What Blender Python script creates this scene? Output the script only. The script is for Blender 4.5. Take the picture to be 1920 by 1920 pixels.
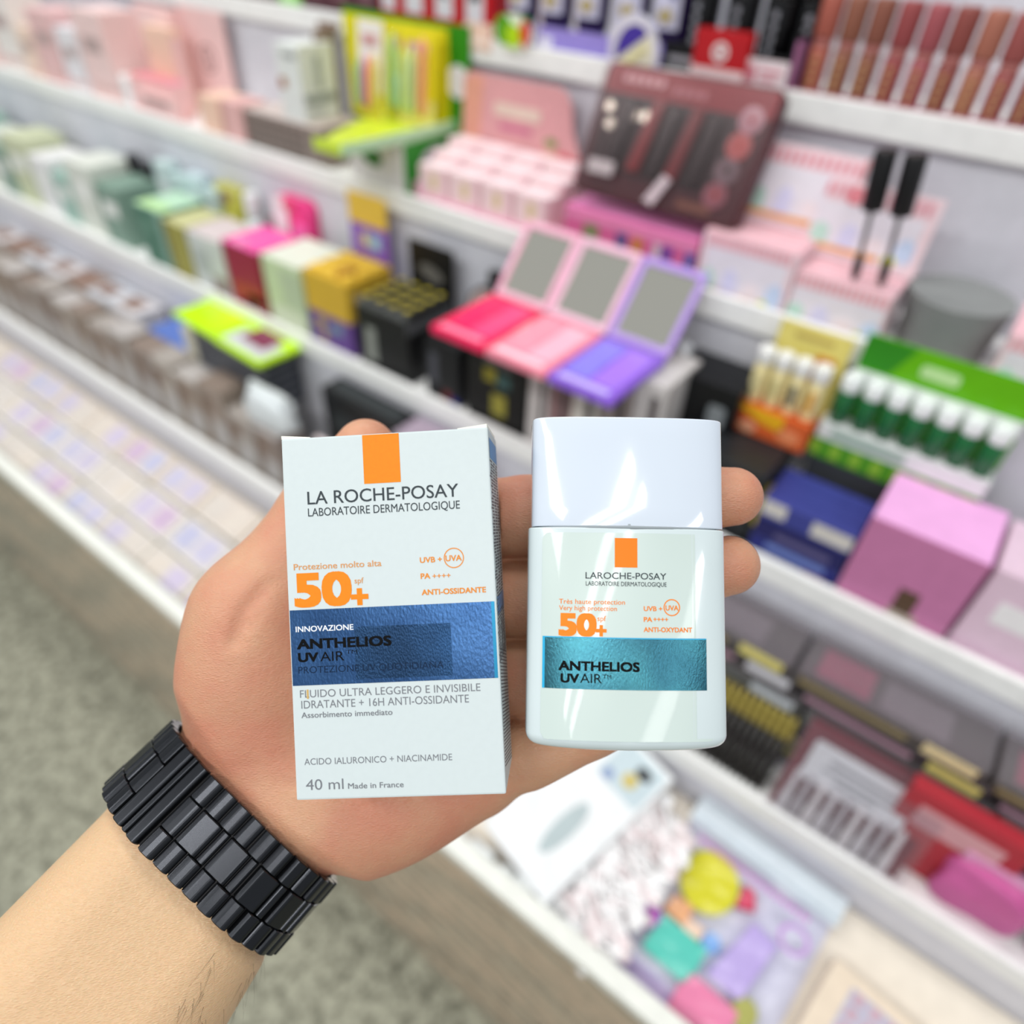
import bpy, bmesh, math, random
import numpy as np
from mathutils import Matrix, Vector

random.seed(7)
rng = np.random.default_rng(11)
scene = bpy.context.scene
for o in list(bpy.data.objects):
    bpy.data.objects.remove(o)

# ----------------------------------------------------------------------------- camera
# World: X runs along the shelf rails, Y into the shelves, Z up, floor at z = 0 (metres).
EYE = Vector((0.0, 0.0, 1.33))
LOOK = Matrix(((0.7922, -0.4289, 0.4341), (0.6090, 0.5097, -0.6077), (0.0394, 0.7458, 0.6650)))
cam_data = bpy.data.cameras.new('camera')
cam_data.sensor_width = 36.0
cam_data.lens = 24.375
cam_data.clip_start = 0.01
cam_data.dof.use_dof = True
cam_data.dof.focus_distance = 0.193
cam_data.dof.aperture_fstop = 4.8
cam = bpy.data.objects.new('camera', cam_data)
scene.collection.objects.link(cam)
cam.matrix_world = Matrix.Translation(EYE) @ LOOK.to_4x4()
scene.camera = cam

# ----------------------------------------------------------------------------- light
world = bpy.data.worlds.new('world')
scene.world = world
world.use_nodes = True
world.node_tree.nodes['Background'].inputs[0].default_value = (0.90, 0.95, 1.0, 1)
world.node_tree.nodes['Background'].inputs[1].default_value = 0.61

def ceiling_lamp(x, y, sx, sy, watts, rz=0):
    d = bpy.data.lights.new('ceiling_lamp', 'AREA')
    d.shape = 'RECTANGLE'; d.size = sx; d.size_y = sy; d.energy = watts; d.color = (1.0, 0.985, 0.96)
    o = bpy.data.objects.new('ceiling_lamp', d)
    scene.collection.objects.link(o)
    o.location = (x, y, 2.75); o.rotation_euler = (0, 0, rz)
ceiling_lamp(-2.2, -1.25, 1.5, 0.25, 34)
ceiling_lamp(-0.5, -1.25, 1.5, 0.25, 34)
ceiling_lamp(-1.2, 0.55, 2.4, 0.25, 36)
ceiling_lamp(0.74, -1.2, 0.07, 1.5, 14)
ceiling_lamp(0.90, -1.2, 0.05, 1.5, 10)
ceiling_lamp(1.9, -0.6, 0.25, 1.5, 22)

scene.view_settings.view_transform = 'Standard'
scene.view_settings.look = 'None'
scene.view_settings.exposure = -0.58
scene.view_settings.gamma = 1.0
scene.view_settings.use_curve_mapping = False

# ----------------------------------------------------------------------------- helpers
COL = scene.collection
MATS = {}

def lin(h):
    h = h.lstrip('#')
    v = [int(h[i:i + 2], 16) / 255 for i in (0, 2, 4)]
    return tuple(c / 12.92 if c <= 0.04045 else ((c + 0.055) / 1.055) ** 2.4 for c in v)

def mat(hexcol, rough=0.45, metal=0.0, alpha=1.0, coat=0.0, grain=0.04, scale=60.0, trans=0.0, bump=0.0, spec=0.32):
    key = (hexcol, rough, metal, alpha, coat, grain, scale, trans, bump, spec)
    if key in MATS:
        return MATS[key]
    m = bpy.data.materials.new('m_' + hexcol.strip('#'))
    m.use_nodes = True
    nt = m.node_tree; b = nt.nodes['Principled BSDF']
    c = lin(hexcol)
    b.inputs['Roughness'].default_value = rough
    b.inputs['Specular IOR Level'].default_value = spec
    b.inputs['Metallic'].default_value = metal
    b.inputs['Alpha'].default_value = alpha
    b.inputs['Coat Weight'].default_value = coat
    b.inputs['Transmission Weight'].default_value = trans
    tc = nt.nodes.new('ShaderNodeTexCoord')
    nz = nt.nodes.new('ShaderNodeTexNoise'); nz.inputs['Scale'].default_value = scale
    nt.links.new(tc.outputs['Object'], nz.inputs['Vector'])
    rp = nt.nodes.new('ShaderNodeValToRGB')
    lo, hi = 1 - grain, 1 + grain
    rp.color_ramp.elements[0].color = tuple(min(1, x * lo) for x in c) + (1,)
    rp.color_ramp.elements[1].color = tuple(min(1, x * hi) for x in c) + (1,)
    rp.color_ramp.elements[0].position = .3; rp.color_ramp.elements[1].position = .7
    nt.links.new(nz.outputs['Fac'], rp.inputs['Fac'])
    nt.links.new(rp.outputs['Color'], b.inputs['Base Color'])
    if bump:
        bp = nt.nodes.new('ShaderNodeBump'); bp.inputs['Strength'].default_value = bump; bp.inputs['Distance'].default_value = 0.002
        nt.links.new(nz.outputs['Fac'], bp.inputs['Height']); nt.links.new(bp.outputs['Normal'], b.inputs['Normal'])
    MATS[key] = m
    return m

def gloss(h, coat=0.5): return mat(h, 0.22, coat=coat * .35)
def paper(h): return mat(h, 0.5)
def clear(h='#e8eef4', a=0.18, g=1.0):
    """Clear plastic: mostly transmits, mirrors at grazing angles, with a little haze."""
    key = ('clear', h, a, g)
    if key in MATS: return MATS[key]
    m = bpy.data.materials.new('m_clear'); m.use_nodes = True
    nt = m.node_tree; nt.nodes.remove(nt.nodes['Principled BSDF']); out = nt.nodes['Material Output']
    tr = nt.nodes.new('ShaderNodeBsdfTransparent'); tr.inputs[0].default_value = tuple(1 - (1 - c) * .25 for c in lin(h)) + (1,)
    df = nt.nodes.new('ShaderNodeBsdfDiffuse'); df.inputs[0].default_value = lin(h) + (1,)
    gl = nt.nodes.new('ShaderNodeBsdfGlossy'); gl.inputs['Roughness'].default_value = .22
    lw = nt.nodes.new('ShaderNodeLayerWeight'); lw.inputs[0].default_value = .5
    pw = nt.nodes.new('ShaderNodeMath'); pw.operation = 'POWER'; pw.inputs[1].default_value = 4.0
    fr = nt.nodes.new('ShaderNodeMath'); fr.operation = 'MULTIPLY_ADD'; fr.inputs[1].default_value = .75 * g; fr.inputs[2].default_value = .035 * g
    nt.links.new(lw.outputs['Facing'], pw.inputs[0]); nt.links.new(pw.outputs[0], fr.inputs[0])
    m1 = nt.nodes.new('ShaderNodeMixShader'); m1.inputs[0].default_value = a * .35
    m2 = nt.nodes.new('ShaderNodeMixShader')
    nt.links.new(tr.outputs[0], m1.inputs[1]); nt.links.new(df.outputs[0], m1.inputs[2])
    nt.links.new(fr.outputs[0], m2.inputs[0]); nt.links.new(m1.outputs[0], m2.inputs[1]); nt.links.new(gl.outputs[0], m2.inputs[2])
    nt.links.new(m2.outputs[0], out.inputs[0])
    MATS[key] = m
    return m

def tag(o, label=None, cat=None, group=None, kind=None):
    if label: o['label'] = label
    if cat: o['category'] = cat
    if group: o['group'] = group
    if kind: o['kind'] = kind
    return o

def thing(name, label, cat, loc=(0, 0, 0), rz=0.0, rx=0.0, group=None, ry=0.0):
    o = bpy.data.objects.new(name, None); COL.objects.link(o)
    o.empty_display_size = 0.02
    o.location = loc; o.rotation_euler = (rx, ry, rz)
    return tag(o, label, cat, group)

def link_mesh(name, me, m, parent=None):
    if m is not None and not me.materials:
        me.materials.append(m)
    o = bpy.data.objects.new(name, me); COL.objects.link(o)
    o.parent = parent
    return o

def from_bm(name, bm, m, parent=None, smooth=False):
    me = bpy.data.meshes.new(name)
    bm.to_mesh(me); bm.free()
    if smooth:
        me.polygons.foreach_set('use_smooth', [True] * len(me.polygons))
    return link_mesh(name, me, m, parent)

def bm_box(bm, x0, x1, y0, y1, z0, z1, bev=0.0):
    r = bmesh.ops.create_cube(bm, size=1.0)
    for v in r['verts']:
        v.co = Vector(((x0 + x1) / 2 + v.co.x * (x1 - x0), (y0 + y1) / 2 + v.co.y * (y1 - y0), (z0 + z1) / 2 + v.co.z * (z1 - z0)))
    if bev > 0:
        es = list({e for v in r['verts'] for e in v.link_edges})
        bmesh.ops.bevel(bm, geom=es, offset=bev, segments=2, affect='EDGES', profile=0.6)

def pbox(parent, name, m, x0, x1, y0, y1, z0, z1, bev=0.0008):
    bm = bmesh.new(); bm_box(bm, x0, x1, y0, y1, z0, z1, bev)
    return from_bm(name, bm, m, parent)

def pboxes(parent, name, m, boxes, bev=0.0):
    bm = bmesh.new()
    for b in boxes: bm_box(bm, *b, bev)
    return from_bm(name, bm, m, parent)

def lathe(parent, name, m, prof, at=(0, 0, 0), axis='z', seg=20, sx=1.0, sy=1.0):
    bm = bmesh.new(); rings = []
    for r, h in prof:
        ring = []
        for i in range(seg):
            a = 2 * math.pi * i / seg
            p = (r * math.cos(a) * sx, r * math.sin(a) * sy, h)
            if axis == 'y': p = (p[0], h, p[1])
            if axis == 'x': p = (h, p[0], p[1])
            ring.append(bm.verts.new((p[0] + at[0], p[1] + at[1], p[2] + at[2])))
        rings.append(ring)
    for a, b in zip(rings[:-1], rings[1:]):
        for i in range(seg):
            bm.faces.new((a[i], a[(i + 1) % seg], b[(i + 1) % seg], b[i]))
    bm.faces.new(rings[0][::-1]); bm.faces.new(rings[-1])
    bmesh.ops.recalc_face_normals(bm, faces=bm.faces)
    o = from_bm(name, bm, m, parent)
    for p in o.data.polygons: p.use_smooth = len(p.vertices) == 4
    return o

def slab(parent, name, m, outline, t, plane='xz', off=0.0):
    """Flat outline with thickness t; plane xz: faces -Y from y=off-t to off; plane xy: lies flat, top at off."""
    bm = bmesh.new(); A = []; B = []
    for u, v in outline:
        if plane == 'xz':
            A.append(bm.verts.new((u, off - t, v))); B.append(bm.verts.new((u, off, v)))
        else:
            A.append(bm.verts.new((u, v, off))); B.append(bm.verts.new((u, v, off - t)))
    n = len(A)
    bm.faces.new(A); bm.faces.new(B[::-1])
    for i in range(n):
        bm.faces.new((A[i], B[i], B[(i + 1) % n], A[(i + 1) % n]))
    bmesh.ops.recalc_face_normals(bm, faces=bm.faces)
    return from_bm(name, bm, m, parent)

def circle(cx, cy, rx, ry=None, n=28, rot=0.0):
    ry = rx if ry is None else ry
    out = []
    for i in range(n):
        a = 2 * math.pi * i / n
        x, y = rx * math.cos(a), ry * math.sin(a)
        out.append((cx + x * math.cos(rot) - y * math.sin(rot), cy + x * math.sin(rot) + y * math.cos(rot)))
    return out

def round_rect(x0, x1, y0, y1, r, n=5):
    out = []
    for cx, cy, a0 in ((x1 - r, y1 - r, 0), (x0 + r, y1 - r, 90), (x0 + r, y0 + r, 180), (x1 - r, y0 + r, 270)):
        for i in range(n + 1):
            a = math.radians(a0 + 90 * i / n)
            out.append((cx + r * math.cos(a), cy + r * math.sin(a)))
    return out

def ring_mesh(parent, name, m, cx, cy, r0, r1, t=0.0004, plane='xz', off=0.0, n=28):
    bm = bmesh.new()
    inner = circle(cx, cy, r0, n=n); outer = circle(cx, cy, r1, n=n)
    def P(p, d):
        return (p[0], off - d, p[1]) if plane == 'xz' else (p[0], p[1], off + d)
    I = [bm.verts.new(P(p, t)) for p in inner]; O = [bm.verts.new(P(p, t)) for p in outer]
    I0 = [bm.verts.new(P(p, 0)) for p in inner]; O0 = [bm.verts.new(P(p, 0)) for p in outer]
    for i in range(n):
        j = (i + 1) % n
        bm.faces.new((I[i], I[j], O[j], O[i])); bm.faces.new((O[i], O[j], O0[j], O0[i])); bm.faces.new((I[i], I0[i], I0[j], I[j]))
    bmesh.ops.recalc_face_normals(bm, faces=bm.faces)
    return from_bm(name, bm, m, parent)

def carton(name, label, cat, x0, x1, zt, yf, dep, zf, m, fr=(), tp=(), rt=(), top=None, rz=0.0, group=None, H=None, flap=True):
    """Folding carton standing on zf with its front at yf. fr/tp/rt: printed panels in fractions of that face."""
    w = abs(x1 - x0); h = H if H else zt - zf
    t = thing(name, label, cat, ((x0 + x1) / 2, yf, zf), rz, 0, group)
    body = pbox(t, 'carton_body', m, -w / 2, w / 2, 0, dep, 0, h - 0.0006, 0.0008)
    if flap:
        pbox(t, 'tuck_flap', top or m, -w / 2 + .0006, w / 2 - .0006, .0006, dep - .0006, h - 0.0008, h, 0.0)
    for nm, a, b, c, d, mm in fr:
        pbox(body, nm, mm, -w / 2 + a * w, -w / 2 + b * w, -0.0004, 0.0006, c * h, d * h, 0)
    for nm, a, b, c, d, mm in tp:
        pbox(t, nm, mm, -w / 2 + a * w, -w / 2 + b * w, c * dep, d * dep, h - .0005, h + 0.0004, 0)
    for nm, a, b, c, d, mm in rt:
        pbox(body, nm, mm, w / 2 - .0006, w / 2 + 0.0004, a * dep, b * dep, c * h, d * h, 0)
    return t
ORD = ['first', 'second', 'third', 'fourth', 'fifth', 'sixth', 'seventh', 'eighth', 'ninth', 'tenth', 'eleventh', 'twelfth', 'thirteenth', 'fourteenth', 'fifteenth', 'sixteenth', 'seventeenth', 'eighteenth', 'nineteenth', 'twentieth']

# ----------------------------------------------------------------------------- floor and shelving
def floor_material():
    m = bpy.data.materials.new('m_floor'); m.use_nodes = True
    nt = m.node_tree; b = nt.nodes['Principled BSDF']; b.inputs['Roughness'].default_value = 0.85
    tc = nt.nodes.new('ShaderNodeTexCoord')
    n1 = nt.nodes.new('ShaderNodeTexNoise'); n1.inputs['Scale'].default_value = 48; n1.inputs['Detail'].default_value = 5
    n2 = nt.nodes.new('ShaderNodeTexVoronoi'); n2.inputs['Scale'].default_value = 120
    nt.links.new(tc.outputs['Object'], n1.inputs['Vector']); nt.links.new(tc.outputs['Object'], n2.inputs['Vector'])
    mx = nt.nodes.new('ShaderNodeMath'); mx.operation = 'MULTIPLY_ADD'
    nt.links.new(n2.outputs['Distance'], mx.inputs[0]); mx.inputs[1].default_value = 0.35
    nt.links.new(n1.outputs['Fac'], mx.inputs[2])
    rp = nt.nodes.new('ShaderNodeValToRGB')
    e = rp.color_ramp.elements
    e[0].position = .45; e[0].color = lin('#565648') + (1,)
    e[1].position = .80; e[1].color = lin('#a9aa98') + (1,)
    nt.links.new(mx.outputs[0], rp.inputs['Fac']); nt.links.new(rp.outputs['Color'], b.inputs['Base Color'])
    return m
fl = pbox(None, 'floor', floor_material(), -4.5, 2.5, -3.0, 2.5, -0.05, 0.0, 0)
tag(fl, 'mottled grey-green shop floor below the display bin', kind='structure')

WHITE = mat('#f8f9f7', 0.4)
RISER = mat('#dcdde5', 0.5)
XA, XB = -2.7, 0.75
FB, FC, FD, FE = 0.632, 0.828, 1.020, 1.185          # shelf floors
shelf = thing('display_shelf', 'white stepped display shelving with raised front rails', 'shelf', (0, 0.23, 0))
def sp(name, m, x0, x1, y0, y1, z0, z1, bev=0.0015):
    return pbox(shelf, name, m, x0, x1, y0 - 0.23, y1 - 0.23, z0, z1, bev)
for zf, y0, y1 in ((FB, .442, .566), (FC, .562, .686), (FD, .682, .806), (FE, .800, .95)):
    sp('shelf_board', WHITE, XA, XB, y0, y1, zf - .016, zf)
    sp('front_rail', WHITE, XA, XB, y0 - .006, y0 + .002, zf - .016, zf + .011)
for y, z0, z1 in ((.446, .50, FB - .016), (.566, FB, FC - .016), (.686, FC, FD - .016), (.806, FD, FE - .016)):
    sp('riser_panel', RISER, XA, XB, y, y + .006, z0, z1)
sp('back_panel', RISER, XA, XB, .95, .96, FE - .02, 1.75)
CREAM = mat('#e6ddcf', 0.45)
bb_ = pbox(shelf, 'bin_base', CREAM, XA, XB, -.010, .200, -.014, -.0005, .001)
bb_.location = (0, .02, .5005); bb_.rotation_euler = (.30, 0, 0)
sp('bin_front_panel', mat('#e3c8aa', 0.5), XA, XB, .236, .246, .0, .535)
sp('bin_lip', mat('#eef0e8', 0.35), XA, XB, .228, .250, .535, .552, .003)

# clear plastic film stretched over the front of the bin
def film(name, x0, x1, z0, z1, y, nx, nz, amp, parent):
    bm = bmesh.new(); V = []
    for j in range(nz + 1):
        row = []
        for i in range(nx + 1):
            x = x0 + (x1 - x0) * i / nx; z = z0 + (z1 - z0) * j / nz
            d = amp * (math.sin(z * 90 + 2.2 * math.sin(x * 9)) + .6 * math.sin(z * 47 + x * 23) + .5 * random.uniform(-1, 1))
            row.append(bm.verts.new((x, y - .004 - abs(d), z)))
        V.append(row)
    for j in range(nz):
        for i in range(nx):
            bm.faces.new((V[j][i], V[j][i + 1], V[j + 1][i + 1], V[j + 1][i]))
    return from_bm(name, bm, clear('#f4eee6', 0.30, 2.0), parent, smooth=True)
film('plastic_film', XA - 0, XB, 0.02, .545, 0.005, 200, 70, .0036, shelf)

# ----------------------------------------------------------------------------- top shelf
def lip_row(n, x0, x1): return [x0 + (x1 - x0) * i / n for i in range(n + 1)]
INK = paper('#3a3338'); GREY = paper('#8d8d92'); SNOW = paper('#f4f5f5')
DKB = paper('#3b2a2c'); MARO = paper('#57323a')
for i, (px0, px1) in enumerate((((-1.383, 0.812, 1.176), (-1.296, 0.812, 1.177)), ((-1.293, 0.812, 1.177), (-1.213, 0.812, 1.18)), ((-1.208, 0.812, 1.181), (-1.135, 0.812, 1.181)), ((-1.133, 0.812, 1.181), (-1.064, 0.812, 1.182)))):
    carton('makeup_carton', 'dark brown carton on the top shelf, %s of four in its row' % ORD[i], 'carton', px0[0], px1[0] - .002, 0, .812, .07, FE, DKB, H=.12,
           fr=[('label_panel', .15, .85, .5, .8, paper('#5a4444')), ('label_stripe', 0, 1, .06, .12, paper('#6b5252'))], group='dark brown cartons on the top shelf')
a, b = (-1.059, 0.812, 1.183), (-1.012, 0.812, 1.183)
carton('makeup_carton', 'small bright green carton on the top shelf beside dark brown cartons', 'carton', a[0], b[0], 0, .812, .06, FE, paper('#8fd46a'), H=.10,
       fr=[('label_panel', .2, .8, .15, .6, paper('#c9efb0'))])
for i, (x0, x1) in enumerate(((570, 618), (620, 666), (668, 712))):
    a, b = [(-1.006, 0.812, 1.183), (-0.948, 0.812, 1.183), (-0.894, 0.812, 1.185)][i], [(-0.95, 0.812, 1.183), (-0.897, 0.812, 1.185), (-0.848, 0.812, 1.186)][i]
    carton('makeup_carton', 'dark maroon carton on the top shelf, %s from the green carton' % ORD[i], 'carton', a[0], b[0], 0, .812, .07, FE, MARO, H=.12,
           fr=[('label_panel', .2, .8, .2, .5, paper('#7d5860'))], group='maroon cartons on the top shelf')
RED = gloss('#c01a22'); REDL = paper('#d8d8de')
for i, (a, b) in enumerate((((-0.843, 0.812, 1.186), (-0.804, 0.812, 1.186)), ((-0.802, 0.812, 1.186), (-0.75, 0.812, 1.187)), ((-0.748, 0.812, 1.187), (-0.699, 0.812, 1.188)), ((-0.697, 0.812, 1.188), (-0.649, 0.812, 1.188)))):
    carton('lipstick_carton', 'red carton with a white front label, %s from left in its row' % ORD[i], 'carton', a[0], b[0] - .001, 0, .812, .06, FE, RED, H=.125,
           fr=[('white_label', .12, .72, .18, .95, REDL), ('label_mark', .25, .6, .35, .8, paper('#b3b2bd'))], group='red cartons on the top shelf')
a, b = (-0.681, 0.792, 1.198), (-0.631, 0.792, 1.197)
t = thing('price_card', 'small peach price card on the upper rail below the red cartons', 'card', ((a[0] + b[0]) / 2, .793, FE + .0))
slab(t, 'card', paper('#efcdbb'), round_rect(-.021, .021, -.002, .026, .003), .001, off=.0)
slab(t, 'card_stripe', paper('#f6e4da'), round_rect(-.017, .017, .004, .010, .002), .0006, off=-.001)
# fruit shaped tag
p = (-0.595, 0.79, 1.202)
t = thing('fruit_tag', 'shelf tag shaped as green and red fruit beside purple tubes', 'tag', (p[0], .790, FE))
slab(t, 'backing', paper('#e9f2dc'), circle(-.004, .022, .030, .019), .001)
slab(t, 'green_fruit', paper('#5aa01e'), circle(-.018, .024, .013, .015), .0008, off=-.001)
slab(t, 'lime_slice', paper('#b4dc10'), circle(-.003, .019, .011, .012), .0008, off=-.0018)
slab(t, 'red_fruit', paper('#d8412a'), [(.009, .034), (.016, .036), (.022, .030), (.021, .018), (.014, .008), (.008, .016), (.006, .027)], .0008, off=-.0018)
slab(t, 'leaf', paper('#3f8f2a'), circle(.015, .037, .006, .003), .0008, off=-.001)
# purple tubes standing in a lavender tray
def squeeze_tube(x, y, z, i):
    t = thing('squeeze_tube', 'dark purple squeeze tube with a white printed front, %s from left in the lavender tray' % ORD[i], 'tube', (x, y, z), group='purple squeeze tubes')
    lathe(t, 'cap', gloss('#8d80c8'), [(.0165, 0), (.017, .002), (.017, .026), (.016, .027)])
    lathe(t, 'tube_body', gloss('#2a1a4a'), [(.018, .027), (.0195, .032), (.0195, .11), (.018, .14)], sy=.85)
    bm = bmesh.new()
    for k in range(8):
        a0 = math.radians(-90 - 46 + 92 * k / 8); a1 = math.radians(-90 - 46 + 92 * (k + 1) / 8)
        R = .0200
        q = [bm.verts.new((R * math.cos(a) * 1.0, R * math.sin(a) * .85, zz)) for a, zz in ((a0, .040), (a1, .040), (a1, .13), (a0, .13))]
        bm.faces.new(q)
    from_bm('printed_label', bm, paper('#d5d3e8'), t)
    slab(t, 'gold_mark', paper('#b6a678'), circle(0, .052, .009, .007), .0006, off=-.0168)
    slab(t, 'blue_mark', paper('#4c55a4'), circle(.006, .078, .008, .010), .0006, off=-.0168)
for i, q in enumerate(((-0.619, 0.835, 1.203), (-0.569, 0.835, 1.203), (-0.519, 0.835, 1.203), (-0.466, 0.835, 1.201), (-0.419, 0.835, 1.2))):
    squeeze_tube(q[0], .836, FE + .002, i)
a, b = (-0.574, 0.806, 1.197), (-0.424, 0.806, 1.196)
t = thing('display_tray', 'lavender cardboard tray holding purple squeeze tubes', 'tray', ((a[0] + b[0]) / 2, .806, FE))
w = b[0] - a[0]
pbox(t, 'front_lip', paper('#9a8ad6'), -w / 2, w / 2, 0, .002, 0, .030)
pbox(t, 'lip_border', paper('#e6e4f6'), -w / 2, w / 2, -.0006, .0004, 0, .007, 0)
pbox(t, 'tray_base', paper('#b8aee2'), -w / 2, w / 2, .002, .06, 0, .0015, 0)
pbox(t, 'lip_print', paper('#e8e4f5'), -w / 2 + .004, -w / 2 + .02, -.0006, .0004, .008, .022, 0)
# oval tag
p = (-0.433, 0.785, 1.207)
t = thing('oval_tag', 'white oval shelf tag with purple and cream print', 'tag', (p[0], .787, p[2]))
slab(t, 'disc', paper('#dcd9ea'), circle(0, 0, .031, .036, rot=.2), .0015)
slab(t, 'cream_print', paper('#efe9d2'), circle(.001, 0, .024, .028, rot=.2), .0006, off=-.0015)
slab(t, 'purple_print', paper('#4a36a0'), [(-.018, -.006)] + [(.022 * math.cos(a), .026 * math.sin(a)) for a in [math.radians(195 - 15 * k) for k in range(11)]], .0006, off=-.0021)
slab(t, 'yellow_band', paper('#e3dba0'), [(-.016, -.012), (.014, .010), (.017, .004), (-.012, -.018)], .0006, off=-.0027)
# black mascara tubes in a black tray
BLK = gloss('#0d0d0f'); BLKM = mat('#131315', .4)
for i, q in enumerate(((-0.387, 0.84, 1.207), (-0.343, 0.84, 1.207), (-0.302, 0.84, 1.206), (-0.268, 0.84, 1.206))):
    t = thing('mascara_tube', 'thick black mascara tube in the black tray, %s from left' % ORD[i], 'mascara', (q[0], .845, FE + .002), group='black mascara tubes')
    lathe(t, 'tube_body', BLK, [(.016, 0), (.0175, .004), (.0175, .075), (.017, .077)])
    lathe(t, 'cap', BLKM, [(.017, .077), (.0182, .079), (.0182, .15), (.016, .152)])
    pboxes(t, 'lettering', paper('#8d8d95'), [(-.003, .003, -.0184, -.0176, .030 + .010 * k, .037 + .010 * k) for k in range(4)])
a, b = (-0.406, 0.8, 1.2), (-0.266, 0.8, 1.195)
t = thing('display_tray', 'black tray holding the black mascara tubes', 'tray', ((a[0] + b[0]) / 2, .800, FE))
w = b[0] - a[0]
pbox(t, 'front_lip', BLKM, -w / 2, w / 2, 0, .003, 0, .036)
pbox(t, 'tray_base', BLKM, -w / 2, w / 2, .003, .075, 0, .0015, 0)
pbox(t, 'side_wall', BLKM, w / 2 - .003, w / 2, .003, .075, 0, .055, 0)
pboxes(t, 'lip_print', paper('#9a9aa0'), [(-w / 2 + .008, -w / 2 + .048, -.0006, .0004, .018, .024), (-w / 2 + .008, -w / 2 + .040, -.0006, .0004, .008, .013)])
p = (-0.333, 0.79, 1.204)
t = thing('sample_box', 'small red box with white emblem on the black tray front', 'box', (p[0], .782, FE + .011))
pbox(t, 'carton_body', RED, -.029, .029, 0, .016, 0, .042)
pbox(t, 'white_band', paper('#f0d5d6'), -.029, .029, -.0006, .0004, 0, .010, 0)
ring_mesh(t, 'emblem', paper('#f0e4e4'), 0, .024, .005, .0085, off=0)
slab(t, 'emblem_dot', paper('#f0e4e4'), circle(0, .024, .003), .0005)
p = (-0.288, 0.79, 1.198)
t = thing('price_card', 'white and pink price card under the black mascara tubes', 'card', (p[0], .788, FE + .008))
slab(t, 'card', paper('#f3e3e6'), round_rect(-.026, .026, 0, .026, .002), .001)
pboxes(t, 'card_print', paper('#d98b98'), [(-.020, -.006, -.0016, -.0008, .006, .020), (-.002, .020, -.0016, -.0008, .015, .018), (-.002, .016, -.0016, -.0008, .008, .011)])
# lip gloss tubes in a clear pink tray
GLOSSC = ['#a85c4e', '#8e5a48', '#8a5546', '#96494a', '#a2545a', '#8c4a44', '#a86a58', '#9a5350', '#8e4c4a', '#a3605a', '#8a4d48', '#9c5650']
gx = (-0.246, 0.812, 1.191)[0]
for i in range(12):
    c = GLOSSC[i]
    t = thing('lip_gloss', 'brownish pink lip gloss tube, %s from left in the clear pink tray' % ORD[i], 'lip gloss', (gx + .0232 * i, .818, FE + .006), group='lip gloss tubes')
    lathe(t, 'tube_body', gloss(c), [(.0085, 0), (.0095, .002), (.0095, .040), (.008, .042)], seg=16)
    lathe(t, 'collar', gloss('#c07a74'), [(.008, .042), (.0088, .043), (.0088, .047), (.0082, .048)], seg=16)
    lathe(t, 'cap', mat(c, .35), [(.0098, .048), (.0105, .050), (.0105, .080), (.0092, .083)], seg=16)
    pboxes(t, 'gold_lettering', paper('#b98d60'), [(-.002, .002, -.0103, -.0094, .008 + .007 * k, .013 + .007 * k) for k in range(4)])
t = thing('display_tray', 'clear pink acrylic tray holding brownish lip gloss tubes', 'tray', (gx + .0232 * 5.5, .804, FE))
pbox(t, 'tray_base', mat('#e3a9bd', .2), -.145, .145, 0, .06, 0, .004)
pbox(t, 'front_lip', mat('#e0a0b4', .15, alpha=.55), -.145, .145, -.002, 0, 0, .012)
pbox(t, 'side_panel', mat('#d58fc0', .15, alpha=.75), -.148, -.145, 0, .06, 0, .05)

# ----------------------------------------------------------------------------- second shelf from the top
PINKP = paper('#efc9c7'); PEACH = paper('#f3cdb8'); ROSE = paper('#e5b7b4')
xs = -2.35
for i in range(11):
    w = (.085, .07, .095, .06)[i % 4]; h = (.12, .085, .135, .10)[(i * 3) % 4]
    c = ('#f0d2cf', '#efe9e4', '#f2d9c8', '#e8c0bf', '#e9e6ea')[i % 5]
    carton('makeup_carton', 'pale pastel carton at the far left of the second shelf, %s from the left end' % ORD[i], 'carton', xs, xs + w, 0, .70, .07, FD, paper(c), H=h,
           fr=[('label_panel', .2, .8, .55, .72, paper('#b9a29f')), ('label_stripe', .1, .9, .12, .2, paper('#d9b9b4'))], group='pastel cartons far left')
    xs += w + .008
    if xs > -1.46: break
# white jar at the left edge
p = (-1.37, 0.7, 1.027)
t = thing('cream_jar', 'white cream jar beside the pink cartons on the second shelf', 'jar', (p[0], .72, FD))
lathe(t, 'jar_body', gloss('#eef2f3'), [(.022, 0), (.024, .003), (.024, .03), (.022, .032)])
lathe(t, 'lid', gloss('#f7f8f8'), [(.0245, .033), (.025, .035), (.025, .048), (.0235, .05)])
a, b = (-1.401, 0.74, 1.149), (-1.294, 0.74, 1.148)
carton('makeup_carton', 'tall blush pink carton with dark lettering at the left of the second shelf', 'carton', a[0], b[0], 0, .765, .020, FD, PINKP, H=.145,
       fr=[('dark_lettering', .08, .8, .50, .55, paper('#8e7774')), ('pale_panel', .05, .95, .58, .95, paper('#f4d8d6'))])
a, b = (-1.351, 0.75, 1.144), (-1.266, 0.75, 1.146)
carton('makeup_carton', 'narrow peach carton standing between two pink cartons', 'carton', a[0] + .012, b[0], a[2], .738, .024, FD, PEACH, rt=[('edge_print', .1, .9, .1, .9, PINKP)])
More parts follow.
